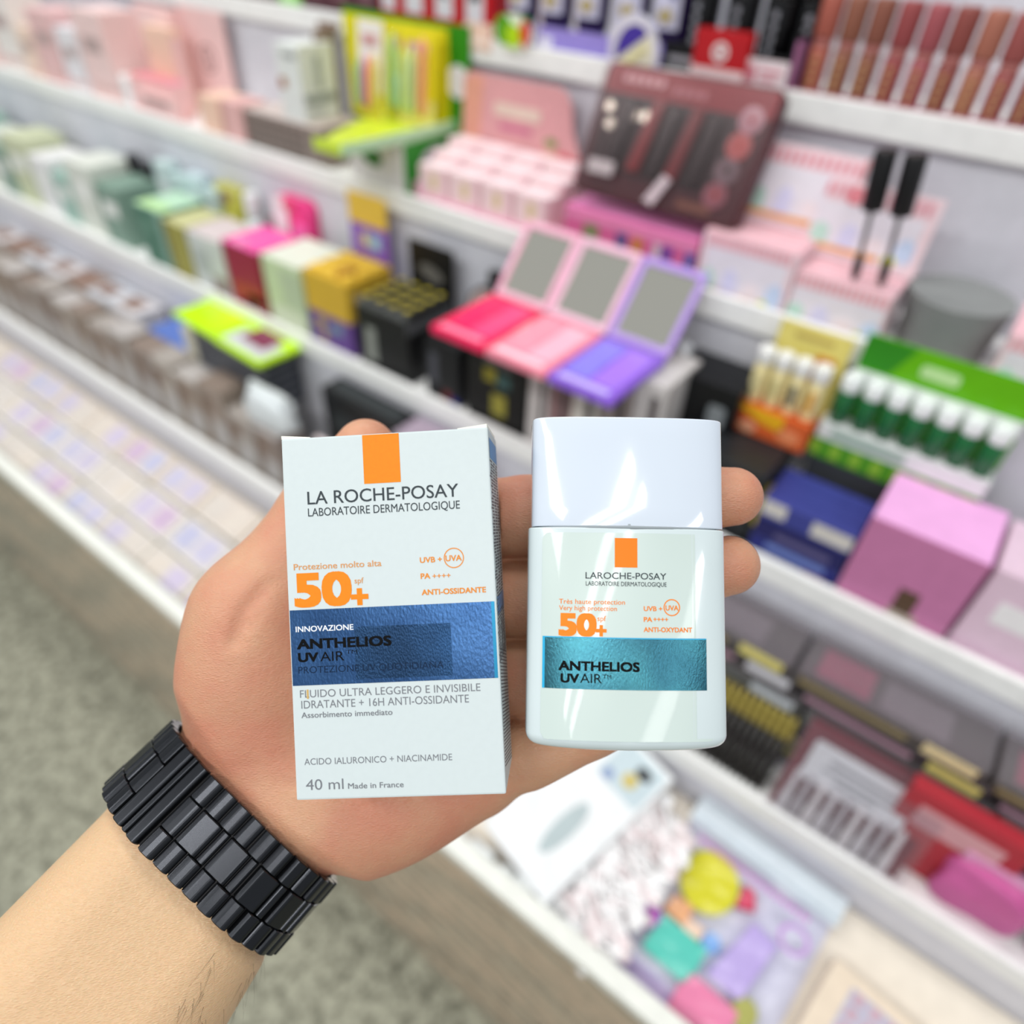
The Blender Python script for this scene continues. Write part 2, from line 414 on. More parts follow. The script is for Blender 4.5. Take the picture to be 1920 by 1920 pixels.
# pink display with round emblem on its back card
a, b = (-1.296, 0.785, 1.172), (-1.177, 0.785, 1.172)
t = thing('display_stand', 'blush pink display stand with a round emblem on its back card', 'display', ((a[0] + b[0]) / 2, .70, FD))
w = b[0] - a[0]; hz = a[2] - FD
pbox(t, 'back_card', PINKP, -w / 2, w / 2, .085, .088, 0, hz)
ring_mesh(t, 'emblem', paper('#7d5a58'), .0, hz * .55, .017, .0205, off=.085)
pboxes(t, 'emblem_mark', paper('#6f4f4d'), [(-.003, -.001, .0842, .0852, hz * .55 - .009, hz * .55 + .009), (-.001, .006, .0842, .0852, hz * .55 - .009, hz * .55 - .006), (.003, .0045, .0842, .0852, hz * .55 - .002, hz * .55 + .008)])
pbox(t, 'tray', paper('#f0c4c2'), -w * 1.05, w * .02, 0, .036, 0, .052)
pboxes(t, 'coral_inserts', paper('#ee9b92'), [(-w * 1.0 + k * .017, -w * 1.0 + k * .017 + .008, .004, .033, .050, .056) for k in range(7)])
pboxes(t, 'pink_inserts', paper('#f4a9bd'), [(-w * 1.0 + k * .017 + .009, -w * 1.0 + k * .017 + .015, .004, .033, .050, .057) for k in range(7)])
a, b = (-1.323, 0.694, 1.057), (-1.214, 0.694, 1.056)
carton('makeup_carton', 'pink carton with a dark front label below the emblem stand', 'carton', a[0], b[0], a[2], .690, .010, FD, PINKP,
       fr=[('dark_label', .18, .85, .62, .86, paper('#a08380'))])
a, b = (-1.131, 0.69, 1.073), (-1.082, 0.69, 1.072)
carton('makeup_carton', 'peach carton at the corner of the pink display row', 'carton', a[0] - .004, b[0], a[2] + .006, .687, .05, FD, PEACH, rt=[('darker_panel', .1, .9, .08, .8, paper('#e9bfae'))])  # right side carries a slightly darker peach panel
a, b = (-1.075, 0.69, 1.076), (-1.029, 0.69, 1.074)
carton('makeup_carton', 'pale rose carton between the peach carton and the brown display box', 'carton', a[0], b[0], a[2] + .004, .687, .05, FD, ROSE, fr=[('side_stripe', .0, .14, 0, 1, paper('#cfa19c'))])
# brown display box with a white carton on it
a, b = (-1.029, 0.694, 1.075), (-0.861, 0.694, 1.073)
t = carton('display_box', 'low grey-brown display box with small printed rows under a white carton', 'box', a[0], b[0], a[2], .692, .085, FD, paper('#8d8079'), top=paper('#cdbfb9'))
w = b[0] - a[0]; h = a[2] - FD
pboxes(t, 'printed_rows', paper('#6c605b'), [(-w / 2 + .006 + k * .017, -w / 2 + .016 + k * .017, -.0006, .0004, .006 + r * .012, .013 + r * .012) for k in range(8) for r in range(4)])
p = (-0.947, 0.7, 1.168); q = (-0.9, 0.7, 1.169)
t = carton('serum_carton', 'tall white carton with grey lettering standing on the brown display box', 'carton', p[0] + .006, q[0] + .008, p[2], .700, .062, a[2] + .0006, paper('#e4e8e6'),
       fr=[('brown_drop', .05, .34, .42, .56, paper('#a86a3e')), ('grey_lettering', .3, .9, .82, .9, paper('#a8aca9'))],
       rt=[('grey_band', .05, .95, .24, .36, paper('#98a09f')), ('grey_lettering', .42, .60, .42, .86, paper('#a9afad')), ('small_print', .1, .6, .10, .18, paper('#bcc2c0'))])
# thin white card, brown strip at its side and brown bar on top
p = (-0.915, 0.76, 1.183)
t = thing('thin_white_card', 'thin white card with brown strips beside the yellow display', 'card', (p[0], .745, FD))
pbox(t, 'card', paper('#ece9e8'), -.030, .004, .03, .032, .02, .165)
pbox(t, 'brown_strip', paper('#8f7d70'), .004, .010, .0, .036, .01, .160)
pbox(t, 'brown_bar', paper('#8a7568'), -.012, .026, .024, .030, .158, .168)
# yellow and green pen display
t = thing('pen_display', 'green and yellow pen display with lime tray jutting over the rail', 'display', (-.74, .69, FD))
YEL = paper('#e6dc1e'); GRN = paper('#2f8a12'); LIME = gloss('#d3e83c', .2)
pbox(t, 'base_box', paper('#e3dedd'), -.055, .046, .0, .105, 0, .066)
slab(t, 'green_ellipse', paper('#2e7a1c'), circle(-.018, .045, .024, .013, rot=-.35), .0008, off=0)
pbox(t, 'green_side', paper('#3c9a3a'), .046, .0468, .0, .105, 0, .066, 0)
slab_pts = circle(.060, .036, .030, .019)
bm = bmesh.new(); vs = [bm.verts.new((.0475, u, v)) for u, v in slab_pts]; bm.faces.new(vs)
from_bm('white_ellipse', bm, paper('#e6dfea'), t)
slab(t, 'lime_tray', LIME, [(-.012, -.092), (.036, -.090), (.047, .098), (-.075, .098), (-.052, .0)], .004, plane='xy', off=.073)
slab(t, 'lime_tray_lip', gloss('#cfe84a', .2), [(-.014, .067), (.036, .067), (.036, .080), (-.014, .080)], .003, off=-.090)
slab(t, 'mint_tray_lip', gloss('#c4eec0', .2), [(.036, -.093), (.039, -.093), (.050, .098), (.047, .098)], .013, plane='xy', off=.080)
pbox(t, 'green_back_card', GRN, -.155, .074, .098, .101, .040, .186, .0005)
slab(t, 'white_disc', paper('#e9e7ec'), circle(.055, .125, .019), .0008, off=.098)
slab(t, 'fruit_print', paper('#8f9a2c'), circle(.060, .064, .007), .0008, off=.098)
pbox(t, 'yellow_back_panel', YEL, -.150, .040, .094, .098, .06, .180, .0005)
def pen_card(x, y, z, w, h, cm, pens, label, base):
    c = thing('pen_card', label, 'blister card', (x, y, z), rx=-.10)
    pbox(c, 'card', cm, -w / 2, w / 2, 0, .002, 0, h)
    pbox(c, 'card_foot', base, -w / 2, w / 2, -.0008, .0004, 0, h * .28, 0)
    for k, (px, ph, pc) in enumerate(pens):
        bm = bmesh.new()
        lathe(c, 'pen', gloss(pc), [(.0035, h * .12), (.0055, h * .18), (.0055, h * ph * .8), (.0015, h * ph)], at=(px, -.006, 0), seg=12)
        bm.free()
    pbox(c, 'red_lettering', paper('#c98f93'), -w * .3, w * .3, -.0008, .0004, h * .76, h * .86, 0)
z0 = FD + .0735
pen_card(-.797, .735, z0, .046, .110, paper('#ece6e2'), [(-.013, .62, '#7fb7a8'), (.0, .66, '#e06a86'), (.013, .68, '#e2cf6a')], 'white blister card with mint, pink and yellow pens', paper('#dfd23a'))
pen_card(-.771, .760, z0, .030, .108, paper('#dfd42a'), [(-.004, .90, '#b7e3a0'), (.008, .5, '#7aa59a')], 'yellow blister card with one pale green pen', paper('#d8cf4a'))
pen_card(-.728, .752, z0, .062, .108, paper('#e7d820'), [(-.02, .78, '#c8d88a'), (-.004, .82, '#c3d9a0'), (.014, .92, '#f0a878')], 'wide yellow blister card with an orange pen', paper('#e8dc7a'))
# pink serum display
a, b = (-0.676, 0.785, 1.156), (-0.515, 0.785, 1.162)
t = thing('display_stand', 'pink serum display with a round-shouldered header card printed with peaches', 'display', ((-.672 - .466) / 2, .692, FD))
cx = (-.672 - .466) / 2
out = [(a[0] - cx, .03), (-.10, .135), (-.092, .142), (.045, .143), (.058, .138), (.066, .125), (.070, .10), (.082, .075), (.094, .055), (.096, .03)]
slab(t, 'header_card', paper('#dfa3a6'), out, .002, off=.092)
slab(t, 'coral_corner', paper('#e2a08c'), [(-.10, .05), (-.10, .13), (-.088, .138), (-.068, .138), (-.075, .06)], .0006, off=.090)
slab(t, 'pale_lettering', paper('#e6cfc0'), round_rect(-.050, .022, .100, .114, .004), .0006, off=.090)
slab(t, 'rose_lettering', paper('#cf7a95'), round_rect(-.042, .010, .084, .092, .003), .0006, off=.090)
slab(t, 'peach_print', paper('#df6c72'), circle(.058, .052, .030, .022), .0006, off=.0902)
slab(t, 'peach_highlight', paper('#eebcae'), circle(.040, .060, .016, .014), .0006, off=.0896)
slab(t, 'leaf_print', paper('#8f9a62'), circle(.040, .082, .010, .005), .0006, off=.0894)
slab(t, 'cream_print', paper('#ecd9cf'), circle(.060, .034, .034, .010), .0006, off=.0892)
pbox(t, 'display_tray', paper('#eeb6cb'), -.106, .106, -.001, .088, 0, .012)
pbox(t, 'tray_side', paper('#efb2d2'), -.108, -.106, -.001, .088, 0, .026)
SER = paper('#f0d3d5')
k = 0
for r in range(3):
    for c in range(4):
        x0 = -.672 + .0515 * c
        q = carton('serum_carton', 'pale pink serum carton in the %s row of the display, %s from left' % (('front', 'middle', 'back')[r], ORD[c]), 'carton', x0 + .001, x0 + .050, 0, .694 + .0285 * r, .0275, FD + .0125, SER, H=.036 + .010 * r,
               fr=[('gold_leaf', .40, .62, .25, .75, paper('#dcc79a')), ('rose_stripe', .86, 1, 0, 1, paper('#e7bcc4'))], top=paper('#f6e2e6'), group='serum cartons in the pink display')
# hot pink display box with the maroon set on top
HOT = paper('#f08fc8')
a, b = (-0.442, 0.694, 1.073), (-0.276, 0.694, 1.069)
t = carton('display_box', 'bright pink display box with colourful product pictures under a maroon set', 'box', a[0], b[0], .5 * (a[2] + b[2]), .692, .060, FD, paper('#d9679a'), top=HOT)
w = b[0] - a[0]; h = .5 * (a[2] + b[2]) - FD
for nm, x0, x1, c in (('green_picture', .16, .28, '#7f8a5e'), ('blue_picture', .42, .50, '#4a5588'), ('orange_picture', .54, .62, '#c98240'), ('white_picture', .70, .75, '#cfc3cc'), ('violet_picture', .76, .84, '#7a4a9c'), ('deep_blue_picture', .93, .99, '#4a64a8')):
    pbox(t, nm, paper(c), -w / 2 + x0 * w, -w / 2 + x1 * w, -.0006, .0006, h * .12, h * .72, 0)
pbox(t, 'pink_stripe', paper('#e58fb8'), -w / 2, w / 2, -.0004, .0006, h * .78, h * .92, 0)
# maroon gift set leaning back
t = thing('gift_set', 'maroon boxed makeup set in clear plastic leaning back on the pink box', 'gift set', (-.343, .700, FD + .066), rx=-.42)
MRN = mat('#451820', .35)
slab(t, 'tray', MRN, round_rect(-.098, .098, 0, .128, .010), .016, off=.016)
slab(t, 'red_header', mat('#8a2a32', .4), round_rect(-.094, .094, .100, .126, .006), .0008, off=0)
slab(t, 'dark_window', mat('#2a1e20', .3), round_rect(-.088, .062, .026, .100, .004), .0008, off=0)
for x0, c in ((-.038, '#7a2226'), (.006, '#6e2428')):
    slab(t, 'red_tube', gloss(c), [(x0, .03), (x0 + .014, .03), (x0 + .022, .098), (x0 + .010, .098)], .008, off=-.0006)
for x0 in (-.066, -.016, .030):
    slab(t, 'dark_tube', gloss('#1f1819'), [(x0, .03), (x0 + .014, .03), (x0 + .018, .094), (x0 + .006, .094)], .008, off=-.0006)
for k, c in enumerate(('#b0808c', '#b8605f', '#7a6a70', '#96606a')):
    slab(t, 'shade_dot', gloss(c), circle(.074 - .0025 * k * 1.2, .098 - k * .0235, .0125), .001, off=-.0008)
    slab(t, 'shade_core', gloss(('#a34048', '#b33c30', '#2c2a28', '#a04038')[k]), circle(.075 - .0025 * k * 1.2, .099 - k * .0235, .003, .004), .0006, off=-.0018)
for k in range(5):
    slab(t, 'header_mark', paper('#d9a9ad'), circle(-.070 + k * .010, .115, .0042), .0006, off=-.0008)
for k in range(4):
    slab(t, 'header_mark', paper('#b8757c'), circle(-.012 + k * .010, .111, .0042), .0006, off=-.0008)
slab(t, 'white_tag', paper('#e4e2e6'), [(-.006, .006), (.006, .003), (.018, .030), (.008, .034)], .0006, off=-.0090)
slab(t, 'silver_lettering', paper('#cfd2d2'), round_rect(-.082, -.050, .020, .034, .003), .0008, off=-.0090)
for (u, v) in ((-.074, .070), (-.048, .082), (-.036, .083), (-.080, .086)):
    slab(t, 'silver_stud', mat('#d9d8c8', .2, metal=.6), circle(u, v, .005), .003, off=-.0006)
slab(t, 'gold_print', paper('#7a5040'), round_rect(.028, .066, .008, .016, .002), .0006, off=-.0006)
slab(t, 'clear_cover', clear('#d8c0c4', .03, .3), round_rect(-.095, .095, .003, .125, .008), .0006, off=-.0105)
# pale pink illustrated boxes
ILL = paper('#f0d6dc'); BLUSH = paper('#efb9c3')
def scene_print(t, w, z0, z1, y, n):
    h = z1 - z0
    slab(t, 'sky_print', paper('#e9e3ec'), round_rect(-w * .47, w * .47, z0 + .02 * h, z1, .002), .0005, off=y)
    for k in range(n):
        c = ('#bfe0d2', '#d9d6f2', '#f0e2e6', '#c9d8f2')[k % 4]
        x = -w * .40 + w * .8 * k / max(1, n - 1)
        hh = h * (.42, .52, .36, .48)[k % 4]
        slab(t, 'house_print', paper(c), [(x - .008, z0 + .15 * h), (x + .008, z0 + .15 * h), (x + .008, z0 + .15 * h + hh * .7), (x, z0 + .15 * h + hh), (x - .008, z0 + .15 * h + hh * .7)], .0005, off=y - .0005)
    slab(t, 'orange_print', paper('#efac6a'), round_rect(-w * .45, w * .20, z0 + .03 * h, z0 + .14 * h, .001), .0005, off=y - .0005)
    slab(t, 'yellow_print', paper('#d8d84e'), circle(w * .30, z0 + .10 * h, .006), .0005, off=y - .0008)
def picket(t, w, z, y, n, c):
    pboxes(t, 'picket_print', paper(c), [(-w / 2 + w * (k + .2) / n, -w / 2 + w * (k + .75) / n, y - .0006, y + .0004, z, z + .012) for k in range(n)])
a, b = (-0.25, 0.735, 1.094), (-0.169, 0.735, 1.095)
t = thing('header_card', 'pale pink header card with pastel house pictures beside the maroon set', 'card', ((a[0] + b[0]) / 2 + .002, .742, FD + .0668), rx=-.30)
pbox(t, 'card', ILL, -.050, .050, 0, .003, 0, .075)
scene_print(t, .10, .006, .056, 0, 4); picket(t, .10, .058, 0, 12, '#e39aa6')
pbox(t, 'rose_edge', paper('#c98a8c'), .0495, .052, -.001, .003, 0, .075, 0)
p = (-0.138, 0.735, 1.086)
t = thing('header_card', 'pale pink header card with pastel house pictures behind the mascara wands', 'card', (p[0] + .003, .735, FD + .0535), rx=-.26)
pbox(t, 'card', ILL, -.046, .056, 0, .003, 0, .070)
scene_print(t, .10, .006, .050, 0, 4); picket(t, .10, .054, 0, 12, '#e39aa6')
slab(t, 'flower_print', paper('#e58a94'), circle(-.020, .058, .008), .0005, off=-.0008)
xs = [-.272, -.172, -.080, .014, .110]; hh = [.066, .052, .050, .050]
for i in (0, 1, 3):
    t = carton('makeup_carton', 'pale pink illustrated carton on the second shelf, %s from the bright pink box' % ORD[min(i, 2)], 'carton', xs[i] + .001, xs[i + 1] - .001, 0, .689, .085, FD, ILL, H=hh[i], top=BLUSH, group='pink illustrated cartons')
    scene_print(t, .09, .002, hh[i] - .014, 0, 4); picket(t, .088, hh[i] - .014, 0, 14, '#e8a9b2')
    pboxes(t, 'top_lines', paper('#f6dde2'), [(-.046, .046, .006 + .012 * k, .008 + .012 * k, hh[i] - .0002, hh[i] + .0004) for k in range(6)])
# mascara wands standing on the pink cartons
for i, (p, dx) in enumerate((((-.121, 0, 0), 0), ((-.098, 0, 0), 0))):
    t = thing('mascara_wand', 'black mascara wand with handle up, %s of two on the pink cartons' % ('left' if i == 0 else 'right'), 'mascara wand', (p[0], .698 + .004 * i, FD + .0535), ry=-.11)
    lathe(t, 'handle', BLKM, [(.0085, .062), (.0095, .064), (.0095, .108), (.0085, .110)], seg=16)
    lathe(t, 'stem', mat('#4a4a4c', .3), [(.0022, .024), (.0022, .063)], seg=10)
    lathe(t, 'brush', mat('#2b2b2c', .7), [(.001, .0), (.0036, .004), (.0044, .012), (.0036, .022), (.0020, .026)], seg=12)
# ribbed grey basket at the right
t = thing('ribbed_basket', 'grey ribbed basket standing right of the pink illustrated cartons', 'basket', (-.034, .738, FD + .0005))
prof = []
for k in range(9):
    prof += [(.036 + .0008 * k, .0062 * k), (.039 + .0008 * k, .0062 * k + .003)]
lathe(t, 'basket_body', mat('#8c8f8e', .5), prof, seg=28)
for i in range(5):
    carton('makeup_carton', 'cream carton at the far right of the second shelf, %s of five' % ORD[i], 'carton', .21 + .085 * i, .285 + .085 * i, 0, .70, .07, FD, paper('#e9d9d2'), H=.09,
           fr=[('label_panel', .2, .8, .5, .7, paper('#c79aa0'))], group='cream cartons far right')

# ----------------------------------------------------------------------------- third shelf
xs = -2.3
for i in range(14):
    w = (.075, .06, .085)[i % 3]; h = (.10, .12, .085)[(i * 2) % 3]
    c = ('#9fbfb4', '#d9ddd4', '#7f9a8c', '#c9cfae', '#e6e6e6')[i % 5]
    carton('skincare_carton', 'greenish carton at the far left of the third shelf, %s from the left end' % ORD[i], 'carton', xs, xs + w, 0, .58, .08, FC, paper(c), H=h,
           fr=[('label_panel', .2, .8, .5, .75, paper('#eef0ec'))], group='greenish cartons far left')
    xs += w + .006
    if xs > -1.30: break
def small_bottle(x, y, z, r, h, cb, cc, label, nm='small_bottle', cat='bottle', sh=.72, body=None):
    t = thing(nm, label, cat, (x, y, z))
    lathe(t, 'bottle_body', body or gloss(cb), [(r * .94, 0), (r, .003), (r, h * sh * .88), (r * .6, h * sh), (r * .5, h * sh)], seg=18)
    lathe(t, 'cap', gloss(cc), [(r * .62, h * sh), (r * .66, h * sh + .002), (r * .66, h - .002), (r * .6, h)], seg=18)
    pbox(t, 'label_panel', paper('#e9eeee'), -r * .5, r * .5, -r * 1.01, -r * .9, h * .12, h * sh * .7, 0)
    return t
small_bottle(-1.300, .662, FC, .018, .125, '#2a2a2e', '#1f1f22', 'dark bottle with black cap at the left below the second rail')
small_bottle(-1.345, .662, FC, .018, .130, '#33333a', '#232326', 'black bottle at the left edge behind the mint cartons')
for i, (x, y, h) in enumerate(((-1.252, .656, .135), (-1.208, .656, .122), (-1.164, .656, .130), (-1.120, .656, .118))):
    carton('skincare_carton', 'pale teal carton behind the green carton, %s from left' % ORD[i], 'carton', x - .02, x + .02, 0, y, .026, FC, paper(('#c9dbdb', '#bfd4d4', '#c6dadf', '#b9cdd0')[i]), H=h,
           fr=[('label_panel', .2, .8, .5, .8, paper('#e3ecec'))], group='pale teal cartons')
a, b = (-1.208, 0.574, 0.928), (-1.129, 0.574, 0.931)
carton('skincare_carton', 'dark green carton with a mint top on the third shelf', 'carton', a[0], b[0], a[2], .572, .080, FC, paper('#4f7a68'), top=paper('#b9dcc0'),
       fr=[('pale_edge', .78, 1, 0, 1, paper('#8fb0a2')), ('label_panel', .15, .6, .55, .8, paper('#648c7a'))], tp=[('green_print', .05, .95, .05, .35, paper('#b8e09c'))])
a, b = (-1.132, 0.574, 0.92), (-1.068, 0.574, 0.922)
carton('skincare_carton', 'olive yellow carton between the dark green and the grey-white carton', 'carton', a[0], b[0], a[2], .572, .075, FC, paper('#9a9448'), top=paper('#c9c894'),
       fr=[('dark_stripe', .0, .2, 0, 1, paper('#7a7238')), ('pale_stripe', .45, .55, .05, .95, paper('#bdb565'))])
a, b = (-1.065, 0.574, 0.92), (-0.976, 0.574, 0.925)
carton('skincare_carton', 'grey-white carton with faint print left of the magenta carton', 'carton', a[0], b[0], a[2], .572, .075, FC, paper('#d0d4d4'), top=paper('#d3c6c6'),
       fr=[('grey_print', .1, .6, .3, .75, paper('#b2b8b8')), ('brown_print', .55, .95, .05, .35, paper('#8f7f78'))])
# yellow-green pouch
p = (-1.084, 0.65, 0.965)
t = thing('pouch', 'yellow-green pouch standing at the back of the third shelf', 'pouch', (p[0], .655, FC), rx=-.12)
slab(t, 'pouch_body', mat('#c3c052', .35), round_rect(-.032, .032, 0, .132, .006), .016, off=.016)
slab(t, 'pouch_seal', mat('#d2cf78', .3), round_rect(-.031, .031, .122, .131, .002), .0175, off=.0165)
slab(t, 'brown_print', paper('#8c6f4a'), circle(-.004, .112, .012), .0006)
slab(t, 'pale_print', paper('#dcd98c'), round_rect(-.022, .022, .04, .085, .004), .0006)
small_bottle(-1.015, .667, FC, .017, .135, '#dbe3e4', '#e6eaea', 'white bottle behind the grey-white carton')
small_bottle(-.975, .668, FC, .016, .105, '#8d6a68', '#6e5658', 'small brown bottle beside the white bottle')
# white and hot pink pouch
p = (-0.915, 0.66, 0.961)
t = thing('pouch', 'hot pink pouch with a white front panel behind the magenta carton', 'pouch', (p[0], .655, FC + .0), rx=-.06)
slab(t, 'pouch_body', gloss('#f0418c'), round_rect(-.040, .040, 0, .150, .016), .020, off=.022)
slab(t, 'white_panel', gloss('#efecec'), round_rect(-.040, -.006, .06, .148, .012), .003, off=.002)
slab(t, 'pale_pink_panel', gloss('#f873b8'), round_rect(.004, .036, .075, .118, .010), .002, off=.001)
slab(t, 'rose_print', paper('#e2587c'), circle(-.002, .140, .012, .008), .003, off=.001)
a, b = (-0.97, 0.574, 0.928), (-0.887, 0.574, 0.931)
carton('skincare_carton', 'magenta carton with a bright pink top and gold print at its foot', 'carton', a[0], b[0], a[2], .572, .082, FC, paper('#98243f'), top=gloss('#f758ac', .2),
       fr=[('red_panel', .12, .95, .12, .42, paper('#a8402f')), ('gold_print', .45, .9, .10, .28, paper('#cdb478'))], tp=[('pale_print', .2, .5, .05, .3, paper('#f590c0'))])
a, b = (-0.876, 0.574, 0.932), (-0.792, 0.574, 0.931)
carton('skincare_carton', 'pale green carton between the magenta carton and the yellow display box', 'carton', a[0], b[0], a[2], .572, .085, FC, paper('#c6d8ae'), top=paper('#dfe4d6'),
       fr=[('grey_green_panel', .45, .98, .35, .9, paper('#b7c6a8')), ('foot_panel', .1, .98, .04, .3, paper('#d3dcc2'))])
# yellow and purple display
a, b = (-0.784, 0.574, 0.937), (-0.697, 0.574, 0.936)
t = thing('display_box', 'yellow and purple display box with a matching header card', 'display', ((a[0] + b[0]) / 2, .572, FC))
w = b[0] - a[0]; h = (a[2] + b[2]) / 2 - FC
pbox(t, 'lower_front', paper('#6a4a92'), -w / 2, w / 2, 0, .085, 0, h * .48)
pbox(t, 'upper_front', paper('#d2ab36'), -w / 2, w / 2, 0, .085, h * .48, h)
pboxes(t, 'yellow_lettering', paper('#b7a24e'), [(-w * .30, -w * .12, -.0006, .0004, h * .27, h * .40), (-w * .22, -w * .10, -.0006, .0004, h * .10, h * .22)])
pbox(t, 'teal_lettering', paper('#6f8aa0'), .0, w * .30, -.0006, .0004, h * .26, h * .38, 0)
for k in range(4):
    for r in range(3):
        lathe(t, 'tube_cap', paper('#ecc84a'), [(.0085, h - .002), (.009, h + .004), (.008, h + .005)], at=(-w / 2 + .014 + .020 * k, .016 + .026 * r, 0), seg=12)
pbox(t, 'brown_item', paper('#a8751f'), w * .15, w * .32, .010, .040, h - .002, h + .008, .001)
pbox(t, 'header_stem', paper('#8a5cc0'), -w * .42, w * .42, .088, .090, 0, h + .045)
pbox(t, 'header_top', paper('#e8c24a'), -w * .42, w * .42, .0875, .0905, h + .045, h + .085)
pbox(t, 'header_print', paper('#d8cf8a'), -w * .16, -.002, .0872, .088, h + .014, h + .034, 0)
pbox(t, 'header_print_blue', paper('#9cc4dc'), .002, w * .26, .0872, .088, h + .014, h + .034, 0)
# black display with capped rows
a, b = (-0.682, 0.574, 0.914), (-0.587, 0.574, 0.923)
t = thing('display_box', 'black display box with rows of gold ringed caps and black header', 'display', ((a[0] + b[0]) / 2, .572, FC))
w = b[0] - a[0]; h = (a[2] + b[2]) / 2 - FC
pbox(t, 'box_body', BLKM, -w / 2, w / 2, 0, .088, 0, h)
pbox(t, 'left_print', paper('#8b8f88'), -w * .34, -w * .14, -.0006, .0004, h * .15, h * .70, 0)
pbox(t, 'grey_edge', paper('#5b5d60'), w / 2 - .0006, w / 2 + .0006, 0, .088, h * .82, h * .98, 0)
for k in range(4):
    for r in range(4):
        lathe(t, 'cap', mat('#3a3a36', .35), [(.0085, h), (.0088, h + .010), (.008, h + .011)], at=(-w / 2 + .014 + .0235 * k, .013 + .0205 * r, 0), seg=12)
        lathe(t, 'gold_ring', mat('#c4b440', .4), [(.005, h + .0105), (.005, h + .0118)], at=(-w / 2 + .014 + .0235 * k, .013 + .0205 * r, 0), seg=12)
pbox(t, 'header_card', BLKM, -w * .36, w * .48, .092, .094, 0, h + .065)
slab(t, 'header_print', paper('#6b6964'), circle(.006, h + .026, .022, .010, rot=-.25), .0006, off=.092)
pbox(t, 'clear_front', clear('#cfd4d6', .25), -w * .5, w * .5, .0, .001, h, h + .012, 0)
# round black compact and lipsticks
p = (-0.517, 0.6, 0.982)
t = thing('compact', 'round black compact with a pale disc beside the black display', 'compact', (p[0], .648, p[2] - .046), rx=1.25)
lathe(t, 'case', BLK, [(.026, 0), (.028, .002), (.028, .008), (.026, .010)], axis='z', seg=28)
lathe(t, 'pale_disc', paper('#a89490'), [(.023, .010), (.023, .011)], seg=28)
lathe(t, 'centre_dot', paper('#5c4038'), [(.006, .011), (.006, .012)], seg=16)
t2 = thing('compact_riser', 'black plinth box under the round black compact', 'box', (p[0], .655, FC))
pbox(t2, 'carton_body', BLKM, -.024, .024, 0, .024, 0, p[2] - .080 - FC)
pbox(t2, 'label_panel', paper('#4a4a4e'), -.02, .02, -.0006, .0004, .01, .02, 0)
for i, x in enumerate((-.512, -.484)):
    small_bottle(x, .655, FC, .014, .155, '#161516', '#1d1c1e', 'black lipstick behind the round compact, %s of two' % ('left' if i == 0 else 'right'), 'lipstick', 'lipstick', .55)
p = (-0.556, 0.574, 0.902); q = (-0.501, 0.574, 0.905)
carton('makeup_carton', 'black carton with small red and blue print left of the palette stand', 'carton', p[0], q[0], 0, .572, .08, FC, mat('#121318', .35), H=.085,
       fr=[('red_print', .5, .72, .08, .22, paper('#7a2c2c')), ('blue_print', .74, .98, .0, .16, paper('#2f2f86')), ('grey_print', .1, .35, .3, .8, paper('#4c4d55'))])
# boxes that carry the palettes
a, b = (-0.504, 0.568, 0.918), (-0.395, 0.568, 0.925)
PZ = .972
carton('makeup_carton', 'tall black carton with yellow and teal print under the crimson palette', 'carton', a[0] + .02, b[0], 0, .568, .085, FC, mat('#0b0b0c', .4), H=PZ - FC,
       fr=[('grey_lettering', .3, .78, .62, .70, paper('#5b5a58')), ('yellow_print', .3, .5, .46, .58, paper('#8c8428')), ('teal_print', .52, .74, .44, .56, paper('#3c5a58')), ('yellow_badge', .44, .68, .16, .36, paper('#97903a'))])
for i, (x0, x1, c) in enumerate(((-.392, -.365, '#cfcac8'), (-.363, -.335, '#8d6f70'), (-.333, -.300, '#d3cfc6'), (-.298, -.262, '#9a8f8a'), (-.260, -.226, '#c9c5c3'))):
    carton('makeup_carton', 'slim carton under the pink and purple palettes, %s from left' % ORD[i], 'carton', x0, x1, 0, .570, .075, FC, paper(c), H=PZ - FC,
           fr=[('dark_stripe', .55, .8, .1, .9, paper('#4a4244'))], group='slim cartons under the palettes')
def palette(x0, x1, base, pan, pan2, label, lidc, bc):
    w = x1 - x0
    t = thing('makeup_palette', label, 'palette', ((x0 + x1) / 2, .500, PZ + .0005))
    pbox(t, 'base', gloss(base, .4), -w / 2, w / 2, 0, .108, 0, .010, .003)
    pbox(t, 'blush_pan', gloss(pan, .4), -w * .40, -w * .02, .018, .096, .0098, .0108, 0)
    pbox(t, 'blush_pan', gloss(pan2, .4), w * .02, w * .40, .018, .096, .0098, .0108, 0)
    pbox(t, 'front_print', paper(bc), -w * .38, w * .38, .004, .013, .0098, .0106, 0)
    bm = bmesh.new()
    for seg in ((-w / 2, w / 2, 0, .008), (-w / 2, w / 2, .084, .092), (-w / 2, -w / 2 + .007, .008, .084), (w / 2 - .007, w / 2, .008, .084)):
        bm_box(bm, seg[0], seg[1], .0, .005, seg[2], seg[3], .001)
    lid = from_bm('lid_frame', bm, gloss(lidc, .3), t)
    lid.location = (0, .110, .009); lid.rotation_euler = (-.72, 0, 0)
    bm = bmesh.new(); bm_box(bm, -w / 2 + .006, w / 2 - .006, .002, .0045, .007, .085)
    from_bm('mirror', bm, mat('#f0ebdc', .05, metal=.95, grain=.0), lid)
palette(-.478, -.404, '#ee1c5a', '#ff1a66', '#ff4a84', 'open crimson palette with mirror lid, leftmost of three', '#f0b7cc', '#ff8fb0')
palette(-.402, -.326, '#f78fa4', '#fb9cb0', '#fdb9cc', 'open pale pink palette with mirror lid, middle of three', '#efc2d6', '#fbd7e2')
